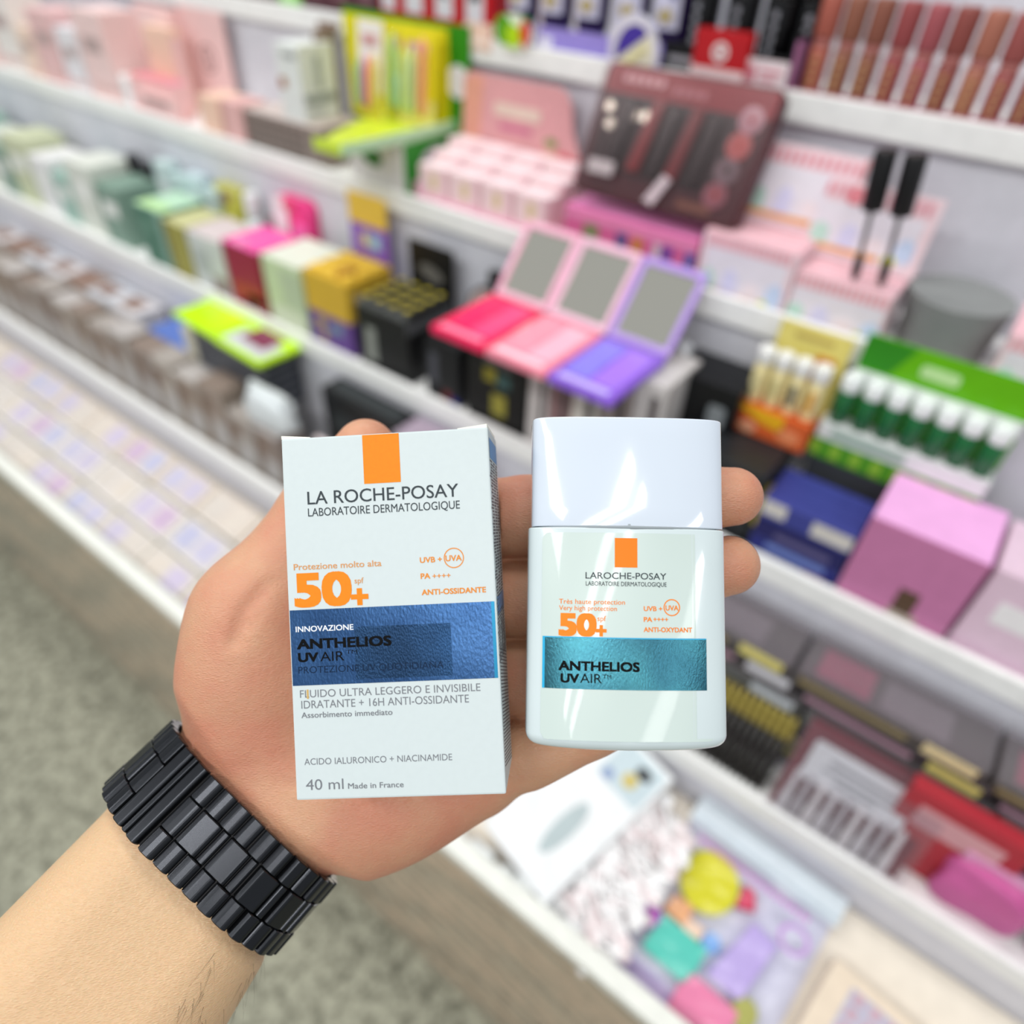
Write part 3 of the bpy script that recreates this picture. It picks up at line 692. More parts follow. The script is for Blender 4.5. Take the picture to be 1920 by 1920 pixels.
palette(-.324, -.250, '#8d62dc', '#8f86f0', '#a97cf2', 'open purple palette with mirror lid, rightmost of three', '#b79ae0', '#c8b8f4')
# vial
p = (-0.252, 0.66, 0.98)
small_bottle(p[0], .655, FC, .012, .150, '#d8d8c8', '#e3e6ea', 'slim clear vial with white cap behind the purple palette', 'vial', 'vial', .7, body=mat('#dcd9bf', .1, alpha=.7))
# black boxes and trays
a, b = (-0.246, 0.62, 0.967), (-0.168, 0.62, 0.965)
t = carton('makeup_carton', 'large black carton with a small silver sticker right of the purple palette', 'carton', a[0], b[0], a[2], .618, .060, FC, mat('#101114', .35))
w = b[0] - a[0]; h = a[2] - FC
slab(t, 'silver_sticker', paper('#878d90'), round_rect(w * .12, w * .36, h * .66, h * .84, .004), .0006)
slab(t, 'faint_lettering', paper('#3b3d42'), round_rect(-w * .3, w * .05, h * .40, h * .48, .002), .0006)
for i in range(3):
    z = FC + .030 * i
    t = thing('makeup_case', 'flat black case in the stack left of the blue cartons, %s from bottom' % ORD[i], 'case', (-.158, .556 + .002 * i, z + .0005), group='stacked flat black cases')
    pbox(t, 'case_body', mat('#1c1e21', .35), -.055, .048, .014, .110, 0, .019, .002)
    pbox(t, 'case_lid', mat('#26292c', .3), -.055, .048, .014, .110, .0192, .029, .002)
# orange and cream display
a, b = (-0.158, 0.6, 0.959), (-0.098, 0.6, 0.961)
t = thing('display_box', 'orange and cream display with a pale yellow header card', 'display', (-.136, .634, FC + .0905))
pbox(t, 'orange_tray', paper('#d9622e'), -.038, .038, 0, .026, 0, .032)
slab(t, 'yellow_print', paper('#efb31e'), [(-.036, .032), (-.036, .027), (-.010, .017), (.012, .014), (.012, .032)], .0006)
slab(t, 'pale_orange_print', paper('#ec9060'), circle(.020, .013, .012, .008), .0006)
slab(t, 'flower_print', paper('#e9a884'), circle(-.022, .008, .009, .006), .0006)
pbox(t, 'header_card', paper('#e6d878'), -.028, .042, .0285, .0300, .0, .116)
pbox(t, 'header_lettering', paper('#bfa95c'), -.012, .026, .0278, .0288, .103, .108, 0)
slab(t, 'orange_picture', paper('#d98a2a'), round_rect(.014, .033, .058, .092, .003), .0008, off=.0285)
slab(t, 'cream_picture', paper('#f0ddb0'), circle(.023, .076, .005, .008), .0008, off=.0277)
for k in range(4):
    c = thing('lip_tint', 'cream lip tint tube, %s from left in the orange display' % ORD[k], 'lip tint', (-.164 + .0185 * k, .648, FC + .1230), group='cream lip tints')
    lathe(c, 'tube_body', mat('#eee0a8', .25), [(.0075, 0), (.008, .002), (.008, .040), (.007, .042)], seg=14)
    lathe(c, 'cap', gloss('#f0f1ee'), [(.0078, .042), (.0084, .043), (.0084, .056), (.0075, .058)], seg=14)
    pbox(c, 'tube_print', paper(('#d9cf9a', '#cfc68a', '#3f4850', '#d99a30')[k]), -.003, .003, -.0086, -.0072, .010, .032, 0)
# green tube display
t = thing('display_box', 'green and white display of small tubes at the right of the third shelf', 'display', (-.046, .648, FC + .0865))
GR2 = paper('#4f9a22')
pbox(t, 'stand_block', mat('#3f4246', .4), -.046, .100, .002, .034, -.086, -.0005)
pbox(t, 'green_front', GR2, -.048, .105, 0, .019, 0, .022)
pboxes(t, 'leaf_print', paper('#8fbf3a'), [(-.05 + .02 * k, -.04 + .02 * k, -.0006, .0004, .003, .019) for k in range(8)])
pbox(t, 'white_band', paper('#e6ebe8'), -.048, .105, -.0008, .020, .0222, .041)
pbox(t, 'band_lettering', paper('#9fb8a8'), -.035, .035, -.0014, -.0004, .027, .036, 0)
pbox(t, 'second_band', paper('#e8eeea'), -.040, .105, .0188, .0202, .078, .094)
pbox(t, 'header_card', gloss('#66b80e', .2), -.040, .105, .0205, .0220, .042, .129)
slab(t, 'dark_green_print', paper('#2f8a18'), [(-.040, .096), (-.012, .096), (.004, .128), (-.040, .128)], .0006, off=.0205)
slab(t, 'pale_lettering', paper('#bfe6a0'), round_rect(.012, .045, .104, .116, .004), .0006, off=.0205)
for r in range(1):
    for k in range(7):
        c = thing('small_tube', 'small dark green tube with white cap, %s from left in the green display' % ORD[k], 'tube', (-.082 + .0215 * k, .6570, FC + .1280), group='green tubes in the display')
        lathe(c, 'tube_body', gloss('#1f6a3a'), [(.0085, 0), (.0092, .018), (.0092, .032), (.008, .034)], seg=14)
        lathe(c, 'cap', gloss('#eff5f3'), [(.0085, .034), (.009, .036), (.009, .048), (.006, .052)], seg=14)
# blue cartons
for i in range(3):
    z = FC + .024 * i
    t = thing('skincare_carton', 'wide navy blue carton beside the pink carton, %s from bottom of stack' % ORD[i], 'carton', (-.058, .570, z + .0004), group='stacked navy cartons')
    pbox(t, 'carton_body', paper(('#2a2f78', '#20205a', '#3b428e')[i]), -.047, .044, 0, .075 if i < 2 else .062, 0, .0232)
    if i == 2:
        pbox(t, 'top_stripe', paper('#2f357c'), -.047, .044, .018, .020, .0230, .0236, 0); pbox(t, 'top_stripe', paper('#2f357c'), -.047, .044, .038, .040, .0230, .0236, 0)
        pbox(t, 'pale_label', paper('#d0ccc6'), -.045, -.022, -.0006, .0004, .006, .022, 0); pbox(t, 'pale_label', paper('#d0ccc6'), .004, .042, -.0006, .0004, .004, .020, 0)
    if i == 1:
        pbox(t, 'faint_lettering', paper('#5a5580'), -.025, .03, -.0006, .0004, .004, .012, 0)
    if i == 0:
        pbox(t, 'blue_lettering', paper('#7488c8'), -.030, .030, -.0006, .0004, .013, .020, 0); pbox(t, 'red_print', paper('#8c2c44'), .012, .034, -.0006, .0004, .002, .007, 0)
p = (-0.105, 0.585, 0.895)
t = thing('sample_box', 'tiny yellow box squeezed between black cases and the navy cartons', 'box', (-.1065, .575, FC + .0005))
pbox(t, 'carton_body', paper('#d8c01a'), -.003, .006, 0, .03, .0, .064); pbox(t, 'dark_foot', paper('#2c2c2c'), -.003, .006, -.0006, .0004, 0, .030, 0)
carton('skincare_carton', 'mauve pink carton with lilac top at the right of the navy cartons', 'carton', -.012, .085, .932, .566, .085, FC, paper('#c47aa6'), top=paper('#efb0e4'),
       fr=[('dark_picture', .50, .68, .15, .42, paper('#5a4434')), ('cream_picture', .48, .75, .02, .16, paper('#b7a89c'))])
for i in range(6):
    carton('skincare_carton', 'pastel carton at the far right of the third shelf, %s of six' % ORD[i], 'carton', .09 + .09 * i, .174 + .09 * i, 0, .572, .08, FC, paper(('#e2c6d8', '#d9d2c0', '#c9d6e4')[i % 3]), H=.10,
           fr=[('label_panel', .2, .8, .45, .7, paper('#f1eef0'))], group='pastel cartons far right')

# ----------------------------------------------------------------------------- fourth shelf
xs = -1.90; i = 0
BR = ('#9a8c80', '#a39b93', '#8c7f76', '#b0a79d', '#988a7c')
while xs < -.745:
    w = (.062, .056, .068, .060)[i % 4]; h = ((.118, .124, .112, .120)[(i * 3) % 4] if xs < -.87 else .098)
    t = carton('makeup_carton', 'grey-brown carton in the front row of the fourth shelf, %s from the left end' % ORD[i], 'carton', xs, xs + w, 0, .452, .046, FB, paper(BR[i % 5]), H=h,
           fr=[('pale_panel', .30, .86, .10, .50, paper('#b3b0ae')), ('brown_print', .10, .55, .60, .85, paper('#7d6858')), ('edge_stripe', 0, .08, 0, 1, paper('#6f6158'))],
           top=paper(('#8d7d73', '#a8a09a', '#b9b3b0')[i % 3]), group='grey-brown cartons on the fourth shelf')
    xs += w + .003; i += 1
# second row behind
for k in range(7):
    x = -1.75 + k * .082
    carton('makeup_carton', 'pale grey carton behind the grey-brown row, %s from left' % ORD[k], 'carton', x, x + .078, 0, .502, .055, FB, paper(('#d5d2d4', '#9a8478', '#cfd2d8')[k % 3]), H=.128,
           tp=[('brown_print', .1, .7, .2, .8, paper('#86695c'))], fr=[('label_panel', .2, .8, .5, .7, paper('#b9b4b2'))], group='pale cartons behind the grey-brown row')
# blue carton stack
for k in range(3):
    t = thing('makeup_case', 'flat blue carton in the stack left of the lime palette, %s from bottom' % ORD[k], 'carton', (-1.085, .500, FB + .0395 * k + .0005), group='flat blue cartons')
    pbox(t, 'carton_body', paper(('#4c5878', '#50629a', '#5c78c0')[k]), -.062, .055, 0, .060, 0, .038)
    pbox(t, 'label_panel', paper('#7a90cc'), -.03, .03, -.0006, .0004, .01, .026, 0)
# stack of pale and dark flat cases under the lime palette
for k in range(12):
    z = FB + .0152 * k
    dark = k > 5
    t = thing('makeup_case', '%s flat case in the stack under the lime palette, %s from bottom' % ('dark grey' if dark else 'grey', ORD[k]), 'case', (-.905, .499, z + .0004), rz=0.012 * (k % 3 - 1), group='flat cases under the lime palette')
    pbox(t, 'case_body', mat('#3a3d44' if dark else '#77777a', .35), -.085, .095, 0, .060, 0, .0090, .001)
    pbox(t, 'case_lid', mat('#5d6068' if dark else '#9a9a9c', .3), -.085, .095, 0, .060, .0092, .0148, .001)
for k in range(8):
    t = thing('makeup_case', 'cream flat case in the short stack beside the dark cases, %s from bottom' % ORD[k], 'case', (-1.009, .499, FB + .0205 * k + .0005), group='cream flat cases')
    pbox(t, 'case_body', paper('#cdc8b4'), -.015, .015, 0, .058, 0, .012, .001)
    pbox(t, 'case_lid', paper('#dfdccb'), -.015, .015, 0, .058, .0122, .020, .001)
# lime palette
t = thing('makeup_palette', 'fluorescent lime palette lying open on the dark stack with a maroon window', 'palette', (-.905, .487, FB + .1835), rz=-.05)
LM = gloss('#c4f51a', .2)
pbox(t, 'left_half', LM, -.118, -.002, 0, .074, 0, .008, .002)
pbox(t, 'right_half', LM, .000, .112, -.002, .072, 0, .008, .002)
pbox(t, 'lime_pan', gloss('#d2ff00', .2), -.052, -.008, .022, .066, .0078, .0088, 0)
pbox(t, 'lime_stripe', gloss('#ccff00', .2), -.100, -.012, .004, .016, .0078, .0088, 0)
pbox(t, 'silver_window', mat('#cfd3d6', .2), .008, .104, .006, .048, .0078, .0088, 0)
pbox(t, 'maroon_window', gloss('#86455c', .3), .026, .084, .026, .066, .0078, .0092, 0)
# black case right of it, crumpled white pouch, lavender cases
carton('makeup_carton', 'tall black carton under the rail right of the crumpled white bag', 'carton', -.716, -.564, 0, .522, .036, FB, mat('#141619', .4), H=.168,
       tp=[('faint_print', .08, .92, .2, .8, mat('#33383a', .5))], fr=[('faint_print', .1, .6, .6, .8, mat('#33383a', .5))])
def crumple(parent, name, m, sx, sy, sz, seed, n=18):
    r = np.random.default_rng(seed)
    bm = bmesh.new(); bmesh.ops.create_icosphere(bm, subdivisions=4, radius=1.0)
    ph = r.uniform(0, 6.28, (6,)); fr = r.uniform(2, 6, (6, 3))
    for v in bm.verts:
        d = 1 + .10 * sum(math.sin(v.co.x * fr[k][0] + v.co.y * fr[k][1] + v.co.z * fr[k][2] + ph[k]) for k in range(6)) / 2
        c = v.co * d
        q = [math.copysign(abs(c[k]) ** .75, c[k]) for k in range(3)]
        v.co = Vector((q[0] * sx, q[1] * sy, max(q[2], -.85) * sz))
    return from_bm(name, bm, m, parent, smooth=True)
def pouch(x, y, z, sx, sy, sz, c, label, seed, cseal):
    t = thing('pouch', label, 'pouch', (x, y, z + sz * .86))
    crumple(t, 'bag_body', mat(c, .25), sx, sy, sz, seed)
    pbox(t, 'seal', mat(cseal, .25), -sx * .8, sx * .8, -sy * .2, sy * .2, sz * .78, sz * 1.12, .001)
pouch(-.778, .476, FB + .0990, .050, .020, .030, '#dbe2e4', 'crumpled white bag right of the lime palette', 3, '#e6ecee')
pouch(-.668, .484, FB + .0005, .034, .020, .056, '#e3d2d4', 'pale pink bag in front of the tall black carton', 4, '#eee0e2')
for k in range(20):
    t = thing('makeup_case', 'thin lavender-white case in the stack right of the black carton, %s from bottom' % ORD[k], 'case', (-.498, .506, FB + .0085 * k + .0004), rz=.012 * (k % 3 - 1), group='thin lavender cases')
    pbox(t, 'case_body', paper(('#ddd6e2', '#cdc4d2')[k % 2]), -.060, .058, .0, .050, 0, .0055, .001)
    pbox(t, 'case_edge', paper('#a596a6'), -.060, .058, .0, .050, .0056, .0082, .0005)
for k in range(4):
    carton('makeup_carton', 'dark red carton on the fourth shelf behind the hand, %s from left' % ORD[k], 'carton', -.42 + .075 * k, -.348 + .075 * k, 0, .458, .08, FB, paper(('#6e2b33', '#582a30', '#3a2c2e', '#4b3a34')[k]), H=.062,
           fr=[('label_panel', .2, .8, .3, .7, paper('#9a7478'))], tp=[('top_print', .2, .8, .2, .7, paper('#8a5a60'))], group='dark red cartons behind the hand')
# right: stacked clear palettes, pencils, brush set
cols = ['#b58fa0', '#8f7f5a', '#a24a62', '#7d7478', '#6f7370']
for k in range(7):
    for s in range(3):
        x = -.025 + s * .175 - .012 * k
        t = thing('makeup_palette', 'long clear-lidded palette, %s from bottom in the %s stack of palettes' % (ORD[k], ('left', 'middle', 'right')[s]), 'palette', (x, .494 + .003 * (k % 2), FB + .0225 * k + .0005), rz=.015 * ((k + s) % 3 - 1), group='clear-lidded palettes')
        pbox(t, 'base', mat(('#3a3436', '#4a4440', '#402a32', '#5a5658', '#686a66')[k % 5], .35), -.085, .085, 0, .062, 0, .012, .002)
        pbox(t, 'colour_strip', paper(cols[k % 5]), -.08, .02, -.0006, .0004, .003, .010, 0)
        pbox(t, 'bright_strip', paper(('#d9d8e0', '#dcd07a', '#e2cfa0', '#d9cf70', '#d5dce4')[(k + s) % 5]), .034, .078, -.0008, .0004, .002, .014, 0)
        pbox(t, 'pan', paper(cols[(k + 1) % 5]), -.07, -.02, .012, .05, .0118, .0126, 0); pbox(t, 'pan', paper(cols[(k + 2) % 5]), -.01, .05, .012, .05, .0118, .0126, 0)
        pbox(t, 'clear_lid', clear('#cfc8d0', .28), -.085, .085, 0, .062, .0135, .0215, .002)
for k in range(14):
    x = -.088 + .0078 * k
    t = thing('makeup_pencil', 'black and gold pencil leaning in front of the palettes, %s from left' % ORD[k], 'pencil', (x, .456, FB + .0005), rx=-.28, group='black and gold pencils')
    lathe(t, 'pencil_body', mat('#24211f', .3), [(.0034, .0), (.0036, .002), (.0036, .075)], seg=8)
    lathe(t, 'gold_end', mat('#a3934a', .35, metal=.3), [(.0036, .0752), (.0038, .076), (.0038, .094), (.001, .104)], seg=8)
t = thing('brush_set', 'brush set in a clear bag with a white label card', 'brush set', (.088, .448, FB + .0005), rx=-.35)
pbox(t, 'backing_card', paper('#7a2f3c'), -.062, .066, .004, .006, 0, .115)
slab(t, 'label_card', paper('#e9ebee'), round_rect(-.050, .046, .052, .100, .004), .001, off=-.0015)
pboxes(t, 'label_print', paper('#9c9ea4'), [(-.03, .03, -.0032, -.0024, .082, .086), (-.034, .034, -.0032, -.0024, .072, .075), (-.02, .02, -.0032, -.0024, .064, .067)])
for k in range(9):
    lathe(t, 'brush', mat(('#d8d5d8', '#b9b4b8', '#e3dfe0')[k % 3], .5), [(.0045, .004), (.0055, .02), (.0035, .034), (.0026, .060)], at=(-.050 + .0125 * k, -.004, 0), seg=10)
slab(t, 'clear_bag', clear('#e6e3ea', .10), round_rect(-.066, .070, -.0, .122, .004), .0006, off=-.011)
t = thing('makeup_carton', 'red carton behind the brush set label', 'carton', (.165, .470, FB + .0005))
pbox(t, 'carton_body', paper('#b3303c'), -.045, .055, 0, .016, 0, .118); pbox(t, 'pale_print', paper('#d7a0a6'), -.03, .04, -.0006, .0004, .07, .10, 0)
for k in range(4):
    pouch(.215 + .085 * k, .470, FB + .0005, .040, .018, .040, ('#c9619c', '#b985a8', '#d9b3c6', '#cf8ab0')[k], 'pink bag at the right end of the fourth shelf, %s of four' % ORD[k], 20 + k, '#dba0c4')

# ----------------------------------------------------------------------------- display bin at the front
ZB = .5005
# the bin floor slopes up towards the back: everything lying in it is turned with it
SLOPE = Matrix.Translation((0, .25, ZB)) @ Matrix.Rotation(.30, 4, 'X') @ Matrix.Translation((0, -.25, -ZB))
BEFORE = set(o.name for o in COL.objects)
# left: flat cream palettes with pastel pans, laid out in rows
tints = ['#cdd0ea', '#ddd3ea', '#e9e2d3', '#d6d4ea', '#dcc0dc', '#efe6d4', '#d9d2e6']
n = 0
for c in range(13):
    for r in range(3):
        x = -1.95 + c * .117; y = .252 + r * .064
        if x > -.50: continue
        t = thing('makeup_palette', 'flat cream palette with pastel pans in the %s row, %s from left' % (('front', 'middle', 'back')[r], ORD[c]), 'palette', (x + .002 * (r % 2), y, ZB), rz=random.uniform(-.015, .015), group='cream palettes in the bin')
        pbox(t, 'case_base', paper(('#ece6d9', '#f0ebe2', '#eadfce')[n % 3]), 0, .112, 0, .060, 0, .024, .002)
        for k in range(2):
            pbox(t, 'pan', paper(tints[(n * 2 + k * 3) % 7]), .010 + .050 * k, .050 + .050 * k, .010, .050, .0236, .0246, 0)
        pbox(t, 'clear_lid', clear('#f4f2f6', .20), .002, .110, .002, .058, .0262, .0290, .001)
        pbox(t, 'lid_edge', paper('#f2efe8'), 0, .112, 0, .003, .024, .0262, 0)
        n += 1
# white carton with silver oval
t = thing('white_carton', 'large flat white carton with a silver oval in the bin', 'carton', (-.160, .276, .5265), rz=-.24)
pbox(t, 'carton_body', paper('#eff2f3'), -.052, .052, 0, .190, 0, .026, .001)
pbox(t, 'lid_seam', paper('#d4dadc'), -.0525, .0525, -.0003, .1903, .0145, .0152, 0)
slab(t, 'silver_oval', mat('#b9c7c9', .3), circle(.010, .065, .011, .036), .0004, plane='xy', off=.0263)
slab(t, 'picture', paper('#c6d6dc'), round_rect(-.012, .048, .132, .184, .006), .0003, plane='xy', off=.0262)
slab(t, 'gold_dot', paper('#cdbd74'), circle(.022, .152, .009), .0003, plane='xy', off=.0265)
slab(t, 'black_mark', paper('#3d4044'), circle(.028, .168, .010, .007), .0003, plane='xy', off=.0265)
slab(t, 'blue_mark', paper('#93a5c8'), circle(.000, .140, .007), .0003, plane='xy', off=.0265)
t = thing('white_carton', 'lower white carton lying under the silver-oval carton', 'carton', (-.166, .282, ZB), rz=-.20)
pbox(t, 'carton_body', paper('#e4e0da'), -.060, .060, 0, .160, 0, .0245, .001)
pbox(t, 'print', paper('#cfc6bb'), -.04, .04, -.0004, .0004, .006, .016, 0)
# cotton buds: a loose heap
def bud_mesh():
    bm = bmesh.new(); seg = 10
    prof = [(0.0005, -.034), (.0032, -.0325), (.0042, -.027), (.0036, -.022), (.0013, -.019), (.0013, .019), (.0036, .022), (.0042, .027), (.0032, .0325), (.0005, .034)]
    rings = [[bm.verts.new((r * math.cos(2 * math.pi * i / seg), h, r * math.sin(2 * math.pi * i / seg))) for i in range(seg)] for r, h in prof]
    for a, b in zip(rings[:-1], rings[1:]):
        for i in range(seg):
            bm.faces.new((a[i], b[i], b[(i + 1) % seg], a[(i + 1) % seg]))
    me = bpy.data.meshes.new('cotton_bud'); bm.to_mesh(me); bm.free()
    me.polygons.foreach_set('use_smooth', [True] * len(me.polygons))
    return me
bme = bud_mesh(); bme.materials.append(mat('#fbfafa', .7))
bme2 = bme.copy(); bme2.materials.clear(); bme2.materials.append(mat('#f4e6e7', .7))
k = 0
for layer in range(2):
    for j in range(34):
        y = random.uniform(.266, .412); x = random.uniform(-.094 + (y - .266) * .30, -.052 + (y - .266) * .06)
        o = bpy.data.objects.new('cotton_bud', (bme, bme2)[k % 3 == 0]); COL.objects.link(o)
        o.location = (x, y, ZB + .026 + layer * .0092)
        o.scale = (1.35, 1.15, 1.35)
        o.rotation_euler = (random.uniform(-.10, .10), random.uniform(-.3, .3), random.uniform(-.9, .9) + 1.2)
        tag(o, '%s cotton bud in the heap beside the sponge bag' % ('pale pink' if k % 3 == 0 else 'white'), 'cotton bud', 'pink cotton buds in the heap' if k % 3 == 0 else 'white cotton buds in the heap')
        k += 1
for j in range(6):
    t = thing('cotton_pad_pack', 'clear wrapped pack of white cotton pads near the bin front, %s from left' % ORD[j], 'cotton pads', (-.232 + .031 * j, .258 + .004 * (j % 2), ZB + .0005), rz=.3 * (j % 3 - 1), group='wrapped cotton pads')
    crumple(t, 'wrapped_pads', mat('#f4f7f7', .15, coat=.6), .018, .012, .022, 50 + j)
    t.location.z += .0195
    pbox(t, 'seal', clear('#ffffff', .4), -.016, .016, -.001, .001, .018, .028, 0)
n = 0
for r in range(6):
    for c in range(3):
        y = .266 + .0285 * r; x = -.098 + (y - .266) * .30 + c * (.026 - .003 * r)
        t = thing('cotton_pad_pack', 'soft white cotton pad bundle under the cotton buds, row %s, %s' % (ORD[r], ('left', 'middle', 'right')[c]), 'cotton pads', (x, y, ZB + .0105), rz=.9 * ((r + c) % 3 - 1), group='cotton bundles under the buds')
        crumple(t, 'cotton', mat(('#f8f7f7', '#f6ebec')[(r + c) % 2], .6), .0145, .0125, .0115, 80 + n)
        lathe(t, 'paper_band', paper('#ece6e4'), [(.0128, -.002), (.0131, -.001), (.0131, .001), (.0128, .002)], axis='x', seg=18, sx=1.0, sy=.9)
        n += 1
# zip bag of make-up sponges
BAG = (.047, .346)
def bag_local(u, v, rz=-.05):
    v *= .9
    return (BAG[0] + u * math.cos(rz) - v * math.sin(rz), BAG[1] + u * math.sin(rz) + v * math.cos(rz))
t = thing('zip_bag', 'clear zip bag of coloured make-up sponges with magenta lettering', 'bag', (BAG[0], BAG[1], ZB), rz=-.05)
t.scale = (1, .9, 1)
pbox(t, 'back_sheet', mat('#d3d3e4', .3), -.082, .082, -.122, .122, 0, .002, .0005)
pbox(t, 'purple_band', mat('#c9b6e4', .3), -.080, .080, -.110, -.075, .0022, .0030, 0)
pbox(t, 'zip_band', mat('#dfe9f0', .25, alpha=.85), -.084, .084, .088, .122, .016, .019, .001)
pbox(t, 'zip_ridge', mat('#b9c6cf', .2), -.082, .082, .094, .0965, .0188, .0204, 0)
bm = bmesh.new(); V = []
for j in range(41):
    row = []
    for i in range(29):
        u = -.083 + .166 * i / 28; v = -.122 + .216 * j / 40
        e = min(1, min(u + .083, .083 - u) / .012) * min(1, (v + .122) / .012)
        z = .003 + e * (.0215 + .0014 * math.sin(u * 90 + v * 40) + .0012 * math.sin(v * 130 - u * 60) + random.uniform(-.0008, .0008))
        row.append(bm.verts.new((u, v, z)))
    V.append(row)
for j in range(40):
    for i in range(28):
        bm.faces.new((V[j][i], V[j][i + 1], V[j + 1][i + 1], V[j + 1][i]))
from_bm('front_film', bm, clear('#f2f5fb', .05, .8), t, smooth=True)
bm = bmesh.new()
for k in range(11):
    x = -.060 + k * .0115
    bm_box(bm, x - .0042, x + .0042, .074, .0755, .0265, .0272); bm_box(bm, x - .004, x - .0026, .070, .080, .0265, .0272); bm_box(bm, x + .0026, x + .004, .070, .0785, .0265, .0272)
from_bm('magenta_lettering', bm, paper('#d66cd0'), t)
ring_mesh(t, 'purple_badge', paper('#c39ad8'), .056, .048, .011, .0155, off=.0265, plane='xy')
sp_z = ZB + .0028
def sponge(name, label, u, v, shape, h, c):
    x, y = bag_local(u, v)
    t = thing(name, label, 'sponge', (x, y, sp_z), rz=-.05)
    m = mat(c, .75, grain=.05, scale=300, bump=.2)
    slab(t, 'foam', m, shape, h, plane='xy', off=h)
    sh2 = [(a * .93, b * .93) for a, b in shape]
    slab(t, 'foam_top', m, sh2, .0016, plane='xy', off=h + .0014)
sponge('powder_puff', 'round bright yellow sponge in the zip bag', -.034, .042, circle(0, 0, .0305, n=36), .014, '#dcd600')
sponge('makeup_sponge', 'square mint green sponge in the zip bag', -.030, -.040, round_rect(-.027, .027, -.020, .020, .004), .014, '#58d0bc')
sponge('makeup_sponge', 'pink square sponge at the foot of the zip bag', .018, -.074, round_rect(-.028, .028, -.024, .024, .004), .014, '#ef86ae')
sponge('makeup_sponge', 'small magenta sponge at the left of the zip bag', -.066, -.030, circle(0, 0, .012, .013), .014, '#c438c8')
sponge('makeup_sponge', 'orange wedge sponge under the yellow sponge', -.046, -.004, [(-.012, -.010), (.014, -.010), (.012, .012), (-.010, .010)], .011, '#f3b27e')
sponge('makeup_sponge', 'lilac triangle sponge right of the yellow sponge', .026, .000, [(-.020, -.034), (.016, -.034), (.022, .030), (-.006, .034)], .013, '#c2aee6')
sponge('makeup_sponge', 'round blue sponge in the middle of the zip bag', -.004, -.010, circle(0, 0, .0095), .012, '#7fb0ea')
sponge('makeup_sponge', 'red sponge tip beside the yellow sponge', .004, .052, [(-.006, -.012), (.012, -.004), (.004, .012), (-.008, .012)], .011, '#d8365e')
sponge('makeup_sponge', 'olive sponge at the right of the zip bag', .050, -.044, circle(0, 0, .012, .014), .012, '#b2b25a')
sponge('makeup_sponge', 'pale peach sponge near the middle of the zip bag', -.024, -.012, round_rect(-.010, .010, -.006, .008, .003), .010, '#f2cfb4')
# beige boxes with clear windows
for k, (x, y, z, rz) in enumerate(((.195, .350, ZB, -.10), (.315, .352, ZB, -.06), (.190, .262, ZB, .02), (.290, .266, ZB, -.04), (.43, .33, ZB, .03))):
    t = thing('palette_box', 'beige box with a clear window bag in the bin, %s of five at the right' % ORD[k], 'box', (x, y, z), rz=rz, group='beige window boxes')
    d = .080 if k != 4 else .09
    pbox(t, 'carton_body', paper('#e6d6c0'), -.056, .056, -d * .5, d * .5, 0, .030, .001)
    pbox(t, 'window_panel', mat('#cfcbd8', .3), -.034, .036, -d * .36, d * .36, .0298, .0306, 0)
    pboxes(t, 'pink_print', paper('#dca8b0'), [(-.03 + .016 * i, -.02 + .016 * i, -d * .30 + .014 * j, -d * .30 + .009 + .014 * j, .0304, .0312) for i in range(4) for j in range(4)])
    pbox(t, 'clear_window', clear('#eef2fa', .25), -.034, .036, -d * .36, d * .36, .0330, .0340, 0)
for o in COL.objects:
    if o.name not in BEFORE and o.parent is None:
        bpy.context.view_layer.update()
        break
for o in COL.objects:
    if o.name not in BEFORE and o.parent is None:
        o.matrix_world = SLOPE @ o.matrix_world

# ----------------------------------------------------------------------------- hand and forearm
# One continuous skin surface: rounded, tapering segments blended together and polygonised.
# Millimetres in the photographer's frame (x right, y up, z towards the photographer's eye).
def smin(a, b, k):
    h = np.maximum(k - np.abs(a - b), 0.0) / k
    return np.minimum(a, b) - h * h * k * 0.25

def cap(P, a, b, ra, rb):
    a = np.array(a, dtype=np.float32); b = np.array(b, dtype=np.float32)
    ab = b - a
    t = np.clip(((P - a) @ ab) / float(ab @ ab), 0, 1)
    return np.linalg.norm(P - a - t[:, None] * ab, axis=1) - (ra + (rb - ra) * t)

def ell(P, c, rad, ax=None):
    q = P - np.array(c, dtype=np.float32)
    if ax is not None:
        q = q @ np.array(ax, dtype=np.float32).T
    rad = np.array(rad, dtype=np.float32)
    k0 = np.linalg.norm(q / rad, axis=1)
    k1 = np.linalg.norm(q / (rad * rad), axis=1) + 1e-6
    return k0 * (k0 - 1.0) / k1

def flatcap(P, a, b, ra, rb, w, ha, hb):
    a = np.array(a, dtype=np.float32); b = np.array(b, dtype=np.float32); w = np.array(w, dtype=np.float32)
    ab = b - a
    t = np.clip(((P - a) @ ab) / float(ab @ ab), 0, 1)
    q = P - a - t[:, None] * ab
    h = ha + (hb - ha) * t
    s = np.clip(q @ w, -h, h)
    return np.linalg.norm(q - s[:, None] * w, axis=1) - (ra + (rb - ra) * t)

